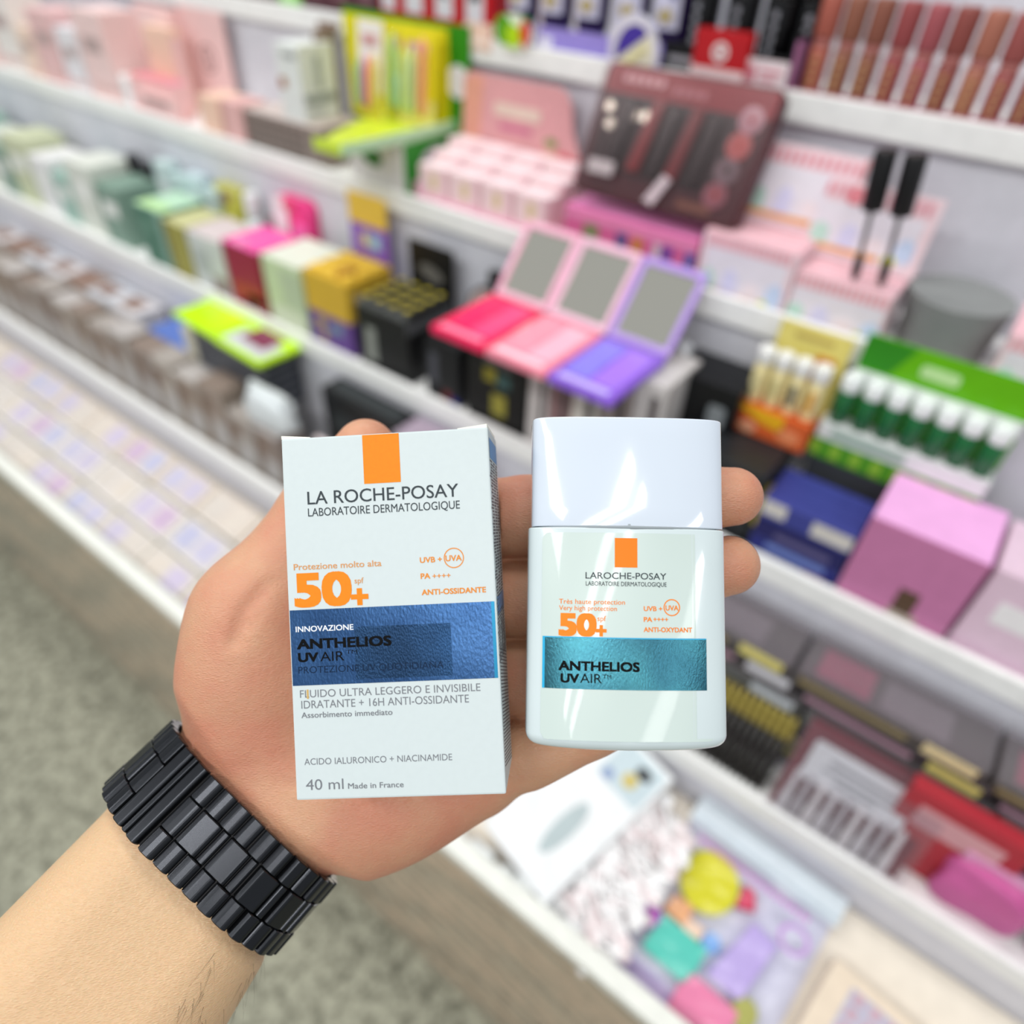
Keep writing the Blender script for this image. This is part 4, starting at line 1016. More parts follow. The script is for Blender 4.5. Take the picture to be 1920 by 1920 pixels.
WRIST = np.array((-90.9, -100.8, -226))
FORE_END = np.array((-135.7, -161.3, -196))
FORE_END = WRIST + (FORE_END - WRIST) * (180.0 / np.linalg.norm(FORE_END - WRIST))
ARM_AX = (WRIST - FORE_END) / np.linalg.norm(WRIST - FORE_END)          # towards the hand
ARM_W = np.cross(ARM_AX, (0, 0, 1.0)); ARM_W /= np.linalg.norm(ARM_W)    # across the wrist
ARM_N = np.cross(ARM_W, ARM_AX)                                          # out of the inner wrist
FINGERS = [  # knuckle, first joint, second joint, tip with their radii
    [((-35.5, -4.4, -231), 13), ((4.3, -1.2, -222), 12.6), ((42.6, 3.3, -217), 10.2), ((67.2, 4.7, -211), 8.9)],
    [((-34.1, -30.5, -233), 13), ((5.1, -27.8, -223), 12.0), ((41.7, -21, -217), 10.2), ((66.2, -16.2, -211), 9.0)],
    [((-32.3, -56.3, -233), 12.5), ((4.3, -52.8, -223), 12.0), ((37.1, -43, -219), 9.9), ((54.8, -36.6, -216), 8.7)],
    [((-30.2, -85.3, -231), 12), ((4.3, -77, -222), 11.2), ((25.3, -67.7, -219), 9.2), ((42.6, -58.4, -217), 8.0)],
]
THUMB = [((-89.4, -64.3, -226), 16.0), ((-84.4, -31, -224), 15.0), ((-65.1, 0, -230), 11.6), ((-48.7, 20.8, -231), 10.2)]
BR_C = WRIST - ARM_AX * 4.0        # middle of the bracelet, its directions and its outline across the wrist
_c, _s = math.cos(math.radians(-8)), math.sin(math.radians(-8))
BAX = np.array((ARM_AX[0] * _c - ARM_AX[1] * _s, ARM_AX[0] * _s + ARM_AX[1] * _c, ARM_AX[2]))
BWD = np.cross(BAX, (0, 0, 1.0)); BWD /= np.linalg.norm(BWD)
BND = np.cross(BWD, BAX)
HALF, RAD = 10.8, 24.2
CREASES = [  # folds of the palm: polyline, half width, depth
    ([(-64, -16, -208), (-73.6, -21.8, -208), (-79.6, -30, -205), (-81.6, -37.7, -204)], 2.4, 1.5),
    ([(-64, -24, -208), (-72.1, -26.6, -206), (-76.9, -33, -204)], 1.7, 0.9),
    ([(-83.3, -77, -205), (-72.9, -75.4, -206), (-63, -73, -210)], 1.6, 0.8),
    ([(-82, -83.6, -205), (-71.3, -81.4, -206), (-61.4, -82.4, -210)], 1.6, 0.75),
    ([(-101.1, -70.4, -212), (-85.2, -80.4, -205), (-69.7, -95.1, -206), (-58.2, -111.7, -216)], 2.4, 0.6),
    ([(-5.8, -6.6, -214), (7.3, -0.8, -212)], 1.4, 0.4),
    ([(-4.1, -26, -214), (7.3, -23.8, -212)], 1.3, 0.4),
    ([(-4.1, -47.7, -214), (7.3, -45, -212)], 1.3, 0.4),
]

def hand_sdf(P):
    P = P.astype(np.float32)
    # palm: the four hand bones side by side, then the two fleshy mounds
    palm = None
    base = [(-77.2, -76.3, -228), (-73.4, -84.9, -230), (-69, -92, -230), (-65.2, -100.4, -229)]
    for i, fg in enumerate(FINGERS):
        c = cap(P, base[i], fg[0][0], 14.5, 13.0)
        palm = c if palm is None else smin(palm, c, 12)
    hyp = ell(P, (-44.3, -93.9, -226), (30, 21, 17), HYP_AX)
    palm = smin(palm, hyp, 14)
    palm = smin(palm, cap(P, (-53, -100, -226), (-10.5, -88, -228), 15.5, 11.5), 12)
    then = ell(P, (-84, -48.7, -222), (20.5, 31, 18), THEN_AX)
    palm = smin(palm, then, 12)
    wrist = flatcap(P, WRIST - ARM_AX * 4, (-73.7, -83.8, -228), 21.0, 15.5, ARM_W, 10.0, 14)
    palm = smin(palm, wrist, 12)
    th = cap(P, THUMB[0][0], THUMB[1][0], THUMB[0][1], THUMB[1][1])
    th = smin(th, cap(P, THUMB[1][0], THUMB[2][0], THUMB[1][1], THUMB[2][1]), 6)
    tt = cap(P, THUMB[2][0], THUMB[3][0], THUMB[2][1], THUMB[3][1])
    th = smin(th, tt, 4)
    out = smin(palm, th, 12)
    body = out
    # web between thumb and first finger
    body = smin(body, cap(P, (-77.5, -28.2, -229), (-35.7, -8.9, -232), 11, 11), 14)
    # filler flesh added behind the finger gaps, so they show dark skin
    for a, b in (((-36.6, -17.6, -238), (14.4, -14.8, -234)), ((-34.8, -43.6, -238), (14.4, -40.7, -234)), ((-33, -70.5, -238), (12.6, -65.9, -234))):
        body = smin(body, cap(P, a, b, 8.5, 7.0), 3)
    res = body
    for fg in FINGERS:
        d = None
        for (a, ra), (b, rb) in zip(fg[:-1], fg[1:]):
            c = cap(P, a, b, ra, rb)
            # soft pad on the palm side of each phalanx
            a2 = np.array(a) * .72 + np.array(b) * .28; b2 = np.array(a) * .25 + np.array(b) * .75
            pad = cap(P, a2 + np.array((0, 0, 2.0)), b2 + np.array((0, 0, 1.6)), ra * .88, rb * .9)
            c = smin(c, pad, 3)
            d = c if d is None else smin(d, c, 2.5)
        near = smin(body, d, 9)
        res = np.minimum(res, near) if res is not body else near
    arm = flatcap(P, WRIST, FORE_END, 20.5, 30.0, ARM_W, 11.5, 18.0)
    res = smin(res, arm, 8)
    for pts, w, dep in CREASES:
        dist = None
        for a, b in zip(pts[:-1], pts[1:]):
            c = cap(P, a, b, 0, 0)
            dist = c if dist is None else np.minimum(dist, c)
        res = res + dep * np.exp(-(dist / w) ** 2)
    return res

def frame_of(d):
    x = np.array(d, float); x /= np.linalg.norm(x)
    z = np.array((0, 0, 1.0)); z = z - x * (x @ z); z /= np.linalg.norm(z)
    return np.array([x, np.cross(z, x), z])
HYP_AX = frame_of((1, .38, 0))
THEN_AX = frame_of((1, -.12, 0))
# === MESH

def polygonise(fn, lo, hi, step):
    lo = np.array(lo, float); hi = np.array(hi, float)
    B = 6
    nb = np.ceil((hi - lo) / (step * B)).astype(int)
    n = nb * B + 1
    vol = np.empty(n, dtype=np.float32)
    cx = [lo[k] + (np.arange(nb[k]) + .5) * step * B for k in range(3)]
    G = np.stack(np.meshgrid(*cx, indexing='ij'), -1).reshape(-1, 3)
    D = fn(G).reshape(nb)
    vol[:-1, :-1, :-1] = np.repeat(np.repeat(np.repeat(D, B, 0), B, 1), B, 2)
    vol[-1] = 50; vol[:, -1] = 50; vol[:, :, -1] = 50
    near = np.argwhere(np.abs(D) < step * B * 0.9 + 5.0)
    off = np.stack(np.meshgrid(*[np.arange(B + 1)] * 3, indexing='ij'), -1).reshape(-1, 3)
    for s in range(0, len(near), 400):
        blk = near[s:s + 400]
        idx = (blk[:, None, :] * B + off[None]).reshape(-1, 3)
        v = fn(lo + idx * step)
        vol[idx[:, 0], idx[:, 1], idx[:, 2]] = v
    ins = vol < 0
    c = np.zeros(tuple(x - 1 for x in n), dtype=np.int8)
    for dx in (0, 1):
        for dy in (0, 1):
            for dz in (0, 1):
                c += ins[dx:n[0] - 1 + dx, dy:n[1] - 1 + dy, dz:n[2] - 1 + dz]
    act = np.argwhere((c > 0) & (c < 8))
    ids = -np.ones(c.shape, dtype=np.int64)
    ids[act[:, 0], act[:, 1], act[:, 2]] = np.arange(len(act))
    acc = np.zeros((len(act), 3)); cnt = np.zeros(len(act))
    corners = [(0, 0, 0), (1, 0, 0), (0, 1, 0), (1, 1, 0), (0, 0, 1), (1, 0, 1), (0, 1, 1), (1, 1, 1)]
    for i in range(8):
        for j in range(i + 1, 8):
            a = np.array(corners[i]); b = np.array(corners[j])
            if np.abs(a - b).sum() != 1: continue
            ia = act + a; ib = act + b
            va = vol[ia[:, 0], ia[:, 1], ia[:, 2]]; vb = vol[ib[:, 0], ib[:, 1], ib[:, 2]]
            m = (va < 0) != (vb < 0)
            t = (va[m] / (va[m] - vb[m]))[:, None]
            acc[m] += a + t * (b - a); cnt[m] += 1
    verts = lo + (act + acc / cnt[:, None]) * step
    faces = []
    for ax in range(3):
        u, w = (ax + 1) % 3, (ax + 2) % 3
        A = [slice(None)] * 3; Bs = [slice(None)] * 3
        A[ax] = slice(0, -1); Bs[ax] = slice(1, None)
        s0 = ins[tuple(A)]; s1 = ins[tuple(Bs)]
        e = np.argwhere(s0 != s1)
        e = e[(e[:, u] > 0) & (e[:, w] > 0) & (e[:, u] < n[u] - 1) & (e[:, w] < n[w] - 1)]
        flip = s0[e[:, 0], e[:, 1], e[:, 2]]
        q = []
        for du, dw in ((-1, -1), (0, -1), (0, 0), (-1, 0)):
            k = e.copy(); k[:, u] += du; k[:, w] += dw
            q.append(ids[k[:, 0], k[:, 1], k[:, 2]])
        q = np.stack(q, 1)
        q[~flip] = q[~flip][:, ::-1]
        faces.append(q[(q >= 0).all(1)])
    return verts, np.concatenate(faces)

# where the carton and the bottle press against the skin (same frame as the hand)
CARTON_O = np.array([-57.878, -77.506, -186.243]); CARTON_R = np.array([[0.99715, 0.0525, 0.05424], [-0.05115, 0.99835, -0.02612], [-0.05552, 0.02327, 0.99819]])
BOTTLE_O = np.array([3.906, -61.657, -181.345]); BOTTLE_R = np.array([[0.99986, -0.01671, -0.00172], [0.01644, 0.99439, -0.10446], [0.00345, 0.10442, 0.99453]])
CW, CH, CT = 56.5, 97.5, 28.0
BW, BH, BT = 51.9, 88.3, 19.0

def box_sdf(P, O, R, lo, hi):
    q = (P - O) @ R.T
    c = (np.array(lo) + np.array(hi)) / 2; h = (np.array(hi) - np.array(lo)) / 2
    d = np.abs(q - c) - h
    return np.linalg.norm(np.maximum(d, 0), axis=1) + np.minimum(d.max(1), 0)

def skin_sdf(P):
    f = hand_sdf(P)
    # the bracelet hugs the wrist: the skin stays inside its outline
    q = P - BR_C; ax = q @ BAX; a = q @ BWD; b = q @ BND
    ring = np.hypot(a - np.clip(a, -HALF, HALF), b) - (RAD - .25)
    near = np.abs(ax) < 34
    ov = np.maximum(np.abs(ax) - 13.0, 0)
    lim = ring - ov * .9 - ov * ov * .16
    f = np.where(near, -smin(-f, -lim, 6.0), f)
    f = np.maximum(f, -(box_sdf(P, CARTON_O, CARTON_R, (0, 0, -CT), (CW, CH, 0)) - 0.25))
    f = np.maximum(f, -(box_sdf(P, BOTTLE_O, BOTTLE_R, (3, 2, -BT + 1.0), (BW - 3, BH - 1, 0)) - 2.2))
    return f

def skin_material():
    m = bpy.data.materials.new('m_skin'); m.use_nodes = True
    nt = m.node_tree; b = nt.nodes['Principled BSDF']
    b.inputs['Roughness'].default_value = 0.48
    b.inputs['Subsurface Weight'].default_value = 0.35
    b.inputs['Subsurface Radius'].default_value = (1.0, 0.35, 0.18)
    b.inputs['Subsurface Scale'].default_value = 0.0022
    tc = nt.nodes.new('ShaderNodeTexCoord')
    n1 = nt.nodes.new('ShaderNodeTexNoise'); n1.inputs['Scale'].default_value = 45; n1.inputs['Detail'].default_value = 4
    n3 = nt.nodes.new('ShaderNodeTexNoise'); n3.inputs['Scale'].default_value = 420; n3.inputs['Detail'].default_value = 3
    mp = nt.nodes.new('ShaderNodeMapping'); mp.inputs['Rotation'].default_value = (0, 0, -.6); mp.inputs['Scale'].default_value = (1, 3.2, 1)
    vo = nt.nodes.new('ShaderNodeTexVoronoi'); vo.inputs['Scale'].default_value = 620; vo.feature = 'DISTANCE_TO_EDGE'
    nt.links.new(tc.outputs['Object'], mp.inputs['Vector'])
    for nd in (n1, n3): nt.links.new(tc.outputs['Object'], nd.inputs['Vector'])
    nt.links.new(mp.outputs['Vector'], vo.inputs['Vector'])
    rp = nt.nodes.new('ShaderNodeValToRGB'); e = rp.color_ramp.elements
    e[0].position = .32; e[0].color = lin('#cd9d7c') + (1,)
    e[1].position = .66; e[1].color = lin('#c9886d') + (1,)
    nt.links.new(n1.outputs['Fac'], rp.inputs['Fac'])
    # the inner forearm is paler and yellower than the palm
    geo = nt.nodes.new('ShaderNodeAttribute'); geo.attribute_name = 'arm'
    mx = nt.nodes.new('ShaderNodeMixRGB'); mx.inputs[2].default_value = lin('#d6b38b') + (1,)
    nt.links.new(geo.outputs['Fac'], mx.inputs[0]); nt.links.new(rp.outputs['Color'], mx.inputs[1])
    nt.links.new(mx.outputs[0], b.inputs['Base Color'])
    ad = nt.nodes.new('ShaderNodeMath'); ad.operation = 'MULTIPLY_ADD'; ad.inputs[1].default_value = 1.2
    nt.links.new(vo.outputs['Distance'], ad.inputs[0]); nt.links.new(n3.outputs['Fac'], ad.inputs[2])
    bp = nt.nodes.new('ShaderNodeBump'); bp.inputs['Strength'].default_value = .45; bp.inputs['Distance'].default_value = .0005
    nt.links.new(ad.outputs[0], bp.inputs['Height']); nt.links.new(bp.outputs['Normal'], b.inputs['Normal'])
    return m
SKIN = skin_material()

VIEW = LOOK.to_4x4(); VIEW.translation = EYE
def place_matrix(origin_mm):
    """World matrix of the photographer's frame with its origin moved to a point given in millimetres."""
    return VIEW @ Matrix.Translation(Vector(origin_mm) * .001)

v, f = polygonise(skin_sdf, (-250, -305, -262), (92, 38, -110), 1.05)
org = np.array(WRIST)
me = bpy.data.meshes.new('hand')
me.from_pydata(((v - org) * .001).tolist(), [], f.tolist())
me.polygons.foreach_set('use_smooth', [True] * len(me.polygons))
at = me.attributes.new('arm', 'FLOAT', 'POINT')
s_ax = (v - org) @ ARM_AX
at.data.foreach_set('value', np.clip((4 - s_ax) / 22, 0, 1).astype(np.float32))
hand = link_mesh('hand', me, SKIN)
hand.matrix_world = place_matrix(org)
tag(hand, 'left hand and forearm holding a carton and a bottle on its open palm', 'hand')
# fine dark hairs on the forearm
bm = bmesh.new()
for k in range(150):
    s = random.uniform(-24, -95); th = random.uniform(-1.25, .5)
    d = ARM_W * math.cos(th) * 1.0 + ARM_N * math.sin(th + .9)
    d = d / np.linalg.norm(d)
    c0 = WRIST + ARM_AX * s
    ts = np.arange(15, 45, .25)
    val = hand_sdf(c0 + ts[:, None] * d)
    out = np.where(val > 0)[0]
    if not len(out): continue
    p0 = c0 + ts[out[0]] * d - d * .2
    dirn = -ARM_AX * random.uniform(.5, 1) + ARM_W * random.uniform(-.2, .7) + d * random.uniform(.12, .3)
    dirn /= np.linalg.norm(dirn)
    L = random.uniform(5, 11); prev = None
    for q in range(5):
        t = q / 4
        pc = p0 + dirn * L * t - d * (t * t * L * .10)
        r = .045 * (1 - .8 * t)
        ring = [bm.verts.new(Vector((pc + r * (math.cos(a) * ARM_W + math.sin(a) * ARM_N) - org) * .001)) for a in (0, 2.09, 4.19)]
        if prev:
            for i in range(3): bm.faces.new((prev[i], prev[(i + 1) % 3], ring[(i + 1) % 3], ring[i]))
        prev = ring
hair = from_bm('arm_hair', bm, mat('#3a2c24', .6), hand)
hair['kind'] = 'stuff'; hair['label'] = 'fine dark hairs on the forearm'

# ----------------------------------------------------------------------------- black metal link bracelet
STEEL = mat('#34363a', .22, metal=.85, grain=0)
STEELD = mat('#141416', .38, metal=.6, grain=.05, scale=400)
PER = 2 * math.pi * RAD + 4 * HALF
def ring_at(s):
    """Point, outward normal and running direction at arc length s of the rounded wrist outline (s=0: inner wrist middle)."""
    s = s % PER
    if s < HALF: return (s, RAD), (0, 1)
    s -= HALF
    if s < math.pi * RAD:
        a = math.pi / 2 - s / RAD
        return (HALF + RAD * math.cos(a), RAD * math.sin(a)), (math.cos(a), math.sin(a))
    s -= math.pi * RAD
    if s < 2 * HALF: return (HALF - s, -RAD), (0, -1)
    s -= 2 * HALF
    if s < math.pi * RAD:
        a = -math.pi / 2 - s / RAD
        return (-HALF + RAD * math.cos(a), RAD * math.sin(a)), (math.cos(a), math.sin(a))
    s -= math.pi * RAD
    return (-HALF + s, RAD), (0, 1)
def bar_profile(s0, s1, h, flat=0.25):
    n = 6; out = [(s0, 0.0), (s0, h * .55)]
    r = (s1 - s0) * (1 - flat) / 2
    for i in range(n + 1):
        a = math.pi - (math.pi / 2) * i / n
        out.append((s0 + r + r * math.cos(a), h * .55 + h * .45 * math.sin(a)))
    for i in range(n + 1):
        a = math.pi / 2 - (math.pi / 2) * i / n
        out.append((s1 - r + r * math.cos(a), h * .55 + h * .45 * math.sin(a)))
    out.append((s1, 0.0))
    return out
def link_mesh_data(name, bars, length, m):
    bm = bmesh.new()
    for s0, s1, h, fl_ in bars:
        pr = bar_profile(s0, s1, h, fl_)
        L = length / 2; c = .25
        R = []
        for y, ins in ((-L, c), (-L + c, 0), (L - c, 0), (L, c)):
            mid = (s0 + s1) / 2
            R.append([bm.verts.new(Vector((mid + (x - mid) * (1 - ins / 3), y, z - (ins if z > 1 else 0))) * .001) for x, z in pr])
        k = len(pr)
        for a, b in zip(R[:-1], R[1:]):
            for i in range(k):
                bm.faces.new((a[i], a[(i + 1) % k], b[(i + 1) % k], b[i]))
        bm.faces.new(R[0][::-1]); bm.faces.new(R[-1])
    bmesh.ops.recalc_face_normals(bm, faces=bm.faces)
    me = bpy.data.meshes.new(name); bm.to_mesh(me); bm.free(); me.materials.append(m)
    return me
NL = 17; PITCH = PER / NL
h2 = PITCH / 2
SIDE = link_mesh_data('side_link', [(-h2 + .15, -.12, 3.0, .30), (.12, h2 - .15, 2.7, .30)], 7.6, STEEL)
MID = link_mesh_data('centre_link', [(-h2 + .12, h2 * .42, 2.9, .62), (h2 * .46, h2 - .12, 2.6, .25)], 10.2, STEEL)
HALFM = link_mesh_data('half_link', [(-h2 / 2 + .1, h2 / 2 - .1, 2.8, .3)], 10.2, STEEL)
CLASP = link_mesh_data('clasp', [(-h2 + .1, -1.3, 3.0, .4), (-1.1, 1.1, 2.6, .2), (1.3, h2 - .1, 3.0, .4)], 25.8, STEEL)
root = bpy.data.objects.new('watch_bracelet', None); COL.objects.link(root)
root.matrix_world = place_matrix(BR_C)
root.empty_display_size = .01
tag(root, 'black metal link watch bracelet around the wrist', 'bracelet')
def put(me, name, s, axial):
    (a, b), (na, nb) = ring_at(s)
    N = Vector(BWD * na + BND * nb); A = Vector(BAX); T = A.cross(N)
    P = Vector(BWD * a + BND * b + BAX * axial) * .001
    o = bpy.data.objects.new(name, me); COL.objects.link(o); o.parent = root
    mt = Matrix((T, A, N)).transposed().to_4x4(); mt.translation = P
    o.matrix_basis = mt
for i in range(NL):
    s = (i + .15) * PITCH
    if i == NL - 2:
        put(CLASP, 'clasp', s, 0.0); continue
    put(SIDE, 'side_link', s, 9.1); put(SIDE, 'side_link', s, -9.1)
    if i == NL - 3:
        put(HALFM, 'half_link', s + h2 / 2, 0.0)
    else:
        put(MID, 'centre_link', s + h2, 0.0)
put(HALFM, 'half_link', (NL - 1 + .15) * PITCH - h2 / 2, 0.0)
# inner band behind the links
bm = bmesh.new(); prev = None; first = None
for k in range(97):
    (a, b), (na, nb) = ring_at(PER * k / 96)
    q = []
    for y in (-12.4, 12.4):
        for d in (-.1, .9):
            q.append(bm.verts.new(Vector(BWD * (a + na * d) + BND * (b + nb * d) + BAX * y) * .001))
    if prev:
        for i, j in ((0, 1), (1, 3), (3, 2), (2, 0)):
            bm.faces.new((prev[i], prev[j], q[j], q[i]))
    prev = q
bmesh.ops.recalc_face_normals(bm, faces=bm.faces)
from_bm('inner_band', bm, STEELD, root, smooth=False)

# ----------------------------------------------------------------------------- printed lettering
def glyph_mesh(s):
    cu = bpy.data.curves.new('txt', 'FONT'); cu.body = s; cu.size = 1.0; cu.resolution_u = 4; cu.fill_mode = 'BOTH'
    ob = bpy.data.objects.new('txt', cu); COL.objects.link(ob)
    dg = bpy.context.evaluated_depsgraph_get(); dg.update()
    me = bpy.data.meshes.new_from_object(ob.evaluated_get(dg))
    bpy.data.objects.remove(ob); bpy.data.curves.remove(cu)
    n = len(me.vertices); co = np.empty(n * 3); me.vertices.foreach_get('co', co); co = co.reshape(-1, 3)
    return me, co
_, _h = glyph_mesh('H'); CAPH = _h[:, 1].max()
def lettering(parent, name, s, m, u0, u1, vb, h, off=0.0, z=0.05, bend=None, shear=0.0):
    """Flat print fitted between u0 and u1 (mm) on baseline vb with capital height h (mm)."""
    me, co = glyph_mesh(s)
    d = max(off, 0)
    if d > 0:                                    # heavier strokes: the outline printed again around itself
        dirs = [(-1, -1), (0, -1), (1, -1), (1, 0), (1, 1), (0, 1), (-1, 1), (-1, 0)]
        fs = [list(p.vertices) for p in me.polygons]; n = len(co); V = [co]; F = list(fs)
        for j, (dx, dy) in enumerate(dirs):
            V.append(co + np.array((dx * d, dy * d, .0)))
            F += [[i + n * (j + 1) for i in q] for q in fs]
        co = np.concatenate(V)
        me = bpy.data.meshes.new(name); me.from_pydata(co.tolist(), [], F)
    k = (u1 - u0) / (co[:, 0].max() - co[:, 0].min()); ky = h / (CAPH + 2 * d)
    x = u0 + (co[:, 0] - co[:, 0].min()) * k; y = vb + (co[:, 1] + d) * ky
    zz = np.full_like(x, z)
    if d > 0: zz = zz + np.repeat(np.arange(9) * .004, n)
    if bend is not None: zz = zz + bend(x)
    me.vertices.foreach_set('co', (np.stack([x, y, zz], 1) * .001).ravel()); me.update()
    me.name = name; me.materials.clear()
    return link_mesh(name, me, m, parent)
def flat_rect(parent, name, m, u0, u1, v0, v1, z, bend=None, n=1, r=0.0):
    bm = bmesh.new()
    if r > 0:
        cols = []
        nn = 48
        for i in range(nn + 1):
            u = u0 + (u1 - u0) * i / nn
            e = max(0, r - (u - u0), r - (u1 - u)); ins = r - math.sqrt(max(0, r * r - e * e))
            zz = z + (bend(u) if bend else 0)
            cols.append((bm.verts.new(Vector((u, v0 + ins, zz)) * .001), bm.verts.new(Vector((u, v1 - ins, zz)) * .001)))
    else:
        cols = []
        for i in range(n + 1):
            u = u0 + (u1 - u0) * i / n; zz = z + (bend(u) if bend else 0)
            cols.append((bm.verts.new(Vector((u, v0, zz)) * .001), bm.verts.new(Vector((u, v1, zz)) * .001)))
    for a, b in zip(cols[:-1], cols[1:]): bm.faces.new((a[0], b[0], b[1], a[1]))
    return from_bm(name, bm, m, parent, smooth=bend is not None)
def flat_ring(parent, name, m, cu, cv, r0, r1, z, bend=None, n=40):
    bm = bmesh.new(); A = []; B = []
    for i in range(n):
        a = 2 * math.pi * i / n
        for L, r in ((A, r0), (B, r1)):
            u, w = cu + r * math.cos(a), cv + r * math.sin(a)
            L.append(bm.verts.new(Vector((u, w, z + (bend(u) if bend else 0))) * .001))
    for i in range(n): bm.faces.new((A[i], B[i], B[(i + 1) % n], A[(i + 1) % n]))
    return from_bm(name, bm, m, parent)
def frame_matrix(O, R):
    m = Matrix(R.tolist()).transposed().to_4x4(); m.translation = Vector(O) * .001
    return VIEW @ m
ORANGE = mat('#ef8600', .55, grain=.03, scale=900); ORANGE_D = mat('#e58a1c', .45, grain=0); ORANGE_P = mat('#d9985a', .5, grain=0)
CHAR = mat('#2f3a40', .5, grain=0); GREYINK = mat('#767a80', .5, grain=0); WHITEINK = mat('#eef4fa', .4, grain=0)
def foil_material(name, c0, c1, rough, bscale, bstr, aniso=0.0):
    m = bpy.data.materials.new(name); m.use_nodes = True
    nt = m.node_tree; b = nt.nodes['Principled BSDF']
    b.inputs['Metallic'].default_value = .9; b.inputs['Roughness'].default_value = rough
    tc = nt.nodes.new('ShaderNodeTexCoord'); mp = nt.nodes.new('ShaderNodeMapping')
    mp.inputs['Scale'].default_value = (1, .5, 1)
    nz = nt.nodes.new('ShaderNodeTexNoise'); nz.inputs['Scale'].default_value = bscale; nz.inputs['Detail'].default_value = 4
    nt.links.new(tc.outputs['Object'], mp.inputs['Vector']); nt.links.new(mp.outputs['Vector'], nz.inputs['Vector'])
    n2 = nt.nodes.new('ShaderNodeTexNoise'); n2.inputs['Scale'].default_value = 40
    nt.links.new(tc.outputs['Object'], n2.inputs['Vector'])
    rp = nt.nodes.new('ShaderNodeValToRGB'); e = rp.color_ramp.elements
    e[0].position = .35; e[0].color = lin(c0) + (1,); e[1].position = .65; e[1].color = lin(c1) + (1,)
    nt.links.new(n2.outputs['Fac'], rp.inputs['Fac']); nt.links.new(rp.outputs['Color'], b.inputs['Base Color'])
    bp = nt.nodes.new('ShaderNodeBump'); bp.inputs['Strength'].default_value = bstr; bp.inputs['Distance'].default_value = .0002
    nt.links.new(nz.outputs['Fac'], bp.inputs['Height']); nt.links.new(bp.outputs['Normal'], b.inputs['Normal'])
    return m

# ----------------------------------------------------------------------------- sunscreen carton
box = bpy.data.objects.new('sunscreen_carton', None); COL.objects.link(box); box.empty_display_size = .01
box.matrix_world = frame_matrix(CARTON_O, CARTON_R)
tag(box, 'white sunscreen carton with orange block and blue foil band lying on the palm', 'carton')
BOARD = mat('#ced9da', .42, grain=.01, scale=500)
mm = .001
pbox(box, 'carton_body', BOARD, 0, CW * mm, 0, CH * mm, -CT * mm, 0, .0005)
for u0, u1, nm in ((-.3, 7.6, 'dust_flap'), (48.2, 56.2, 'dust_flap')):
    bm = bmesh.new(); L = []
    for u, d in ((u0, 0), (u1, 0)):
        for w in (-1.0, -CT + 1):
            hgt = 1.0 if abs(u - (u0 if u0 < 20 else u1)) < .1 else .25
            L.append([bm.verts.new(Vector((u, CH + hgt * k, w)) * mm) for k in (0.0, 1.0)])
    a, b, c, d = L
    for q in ((a[1], c[1], d[1], b[1]), (a[0], b[0], d[0], c[0]), (a[0], c[0], c[1], a[1]), (b[0], b[1], d[1], d[0]), (a[0], a[1], b[1], b[0]), (c[0], d[0], d[1], c[1])): bm.faces.new(q)
    from_bm(nm, bm, mat('#f0f0e2', .5), box)
a0, a1 = (22.2, 96.7), (22.5, 84.1); b0, b1 = (32.27, 96.69), (32.47, 83.98)
flat_rect(box, 'orange_block', ORANGE, (a0[0] + a1[0]) / 2, (b0[0] + b1[0]) / 2, (a1[1] + b1[1]) / 2, CH - .25, .06)
lettering(box, 'brand_lettering', 'LA ROCHE-POSAY', CHAR, 6.58, 47.78, 79.29, 3.47, off=.004)
lettering(box, 'brand_lettering', 'LABORATOIRE DERMATOLOGIQUE', CHAR, 6.58, 47.99, 76.05, 2.17, off=.002)
lettering(box, 'claim_lettering', 'Protezione molto alta', ORANGE_P, 1.97, 26.05, 61.72, 1.66, off=.008)
lettering(box, 'factor_lettering', '50', ORANGE, 1.82, 17.65, 51.61, 9.2, off=.042)
lettering(box, 'factor_lettering', '+', ORANGE, 17.3, 22.1, 50.52, 6.3, off=.045)
lettering(box, 'factor_lettering', 'spf', ORANGE_P, 18.49, 20.97, 57.39, 1.5, off=.008)
lettering(box, 'claim_lettering', 'UVB +', ORANGE_D, 36.49, 42.47, 62.03, 1.5, off=.02)
lettering(box, 'claim_lettering', 'UVA', ORANGE_D, 43.41, 47.8, 62.13, 1.57, off=.02)
c = (45.68, 62.95)
flat_ring(box, 'circle_mark', ORANGE_D, c[0], c[1], 2.45, 2.72, .06)
lettering(box, 'claim_lettering', 'PA', ORANGE_D, 36.5, 39.09, 57.72, 1.5, off=.025)
lettering(box, 'claim_lettering', '++++', ORANGE_D, 39.67, 44.56, 57.59, 1.49, off=.01)
lettering(box, 'claim_lettering', 'ANTI-OSSIDANTE', ORANGE_D, 36.58, 53.87, 53.39, 1.49, off=.025)
a0, b0, a1, b1 = (-0.13, 50.61), (56.12, 51.22), (0.08, 30.22), (56.23, 31.01)
FOIL = foil_material('m_blue_foil', '#30507c', '#43699a', .28, 1500, .35)
FV0, FV1 = (a1[1] + b1[1]) / 2, (a0[1] + b0[1]) / 2
foil = flat_rect(box, 'foil_band', FOIL, .35, CW - .55, FV0, FV1, .05)
flat_rect(foil, 'foil_edge', mat('#2b86ae', .35, metal=.6), CW - 1.45, CW - .55, FV0, FV1, .07)
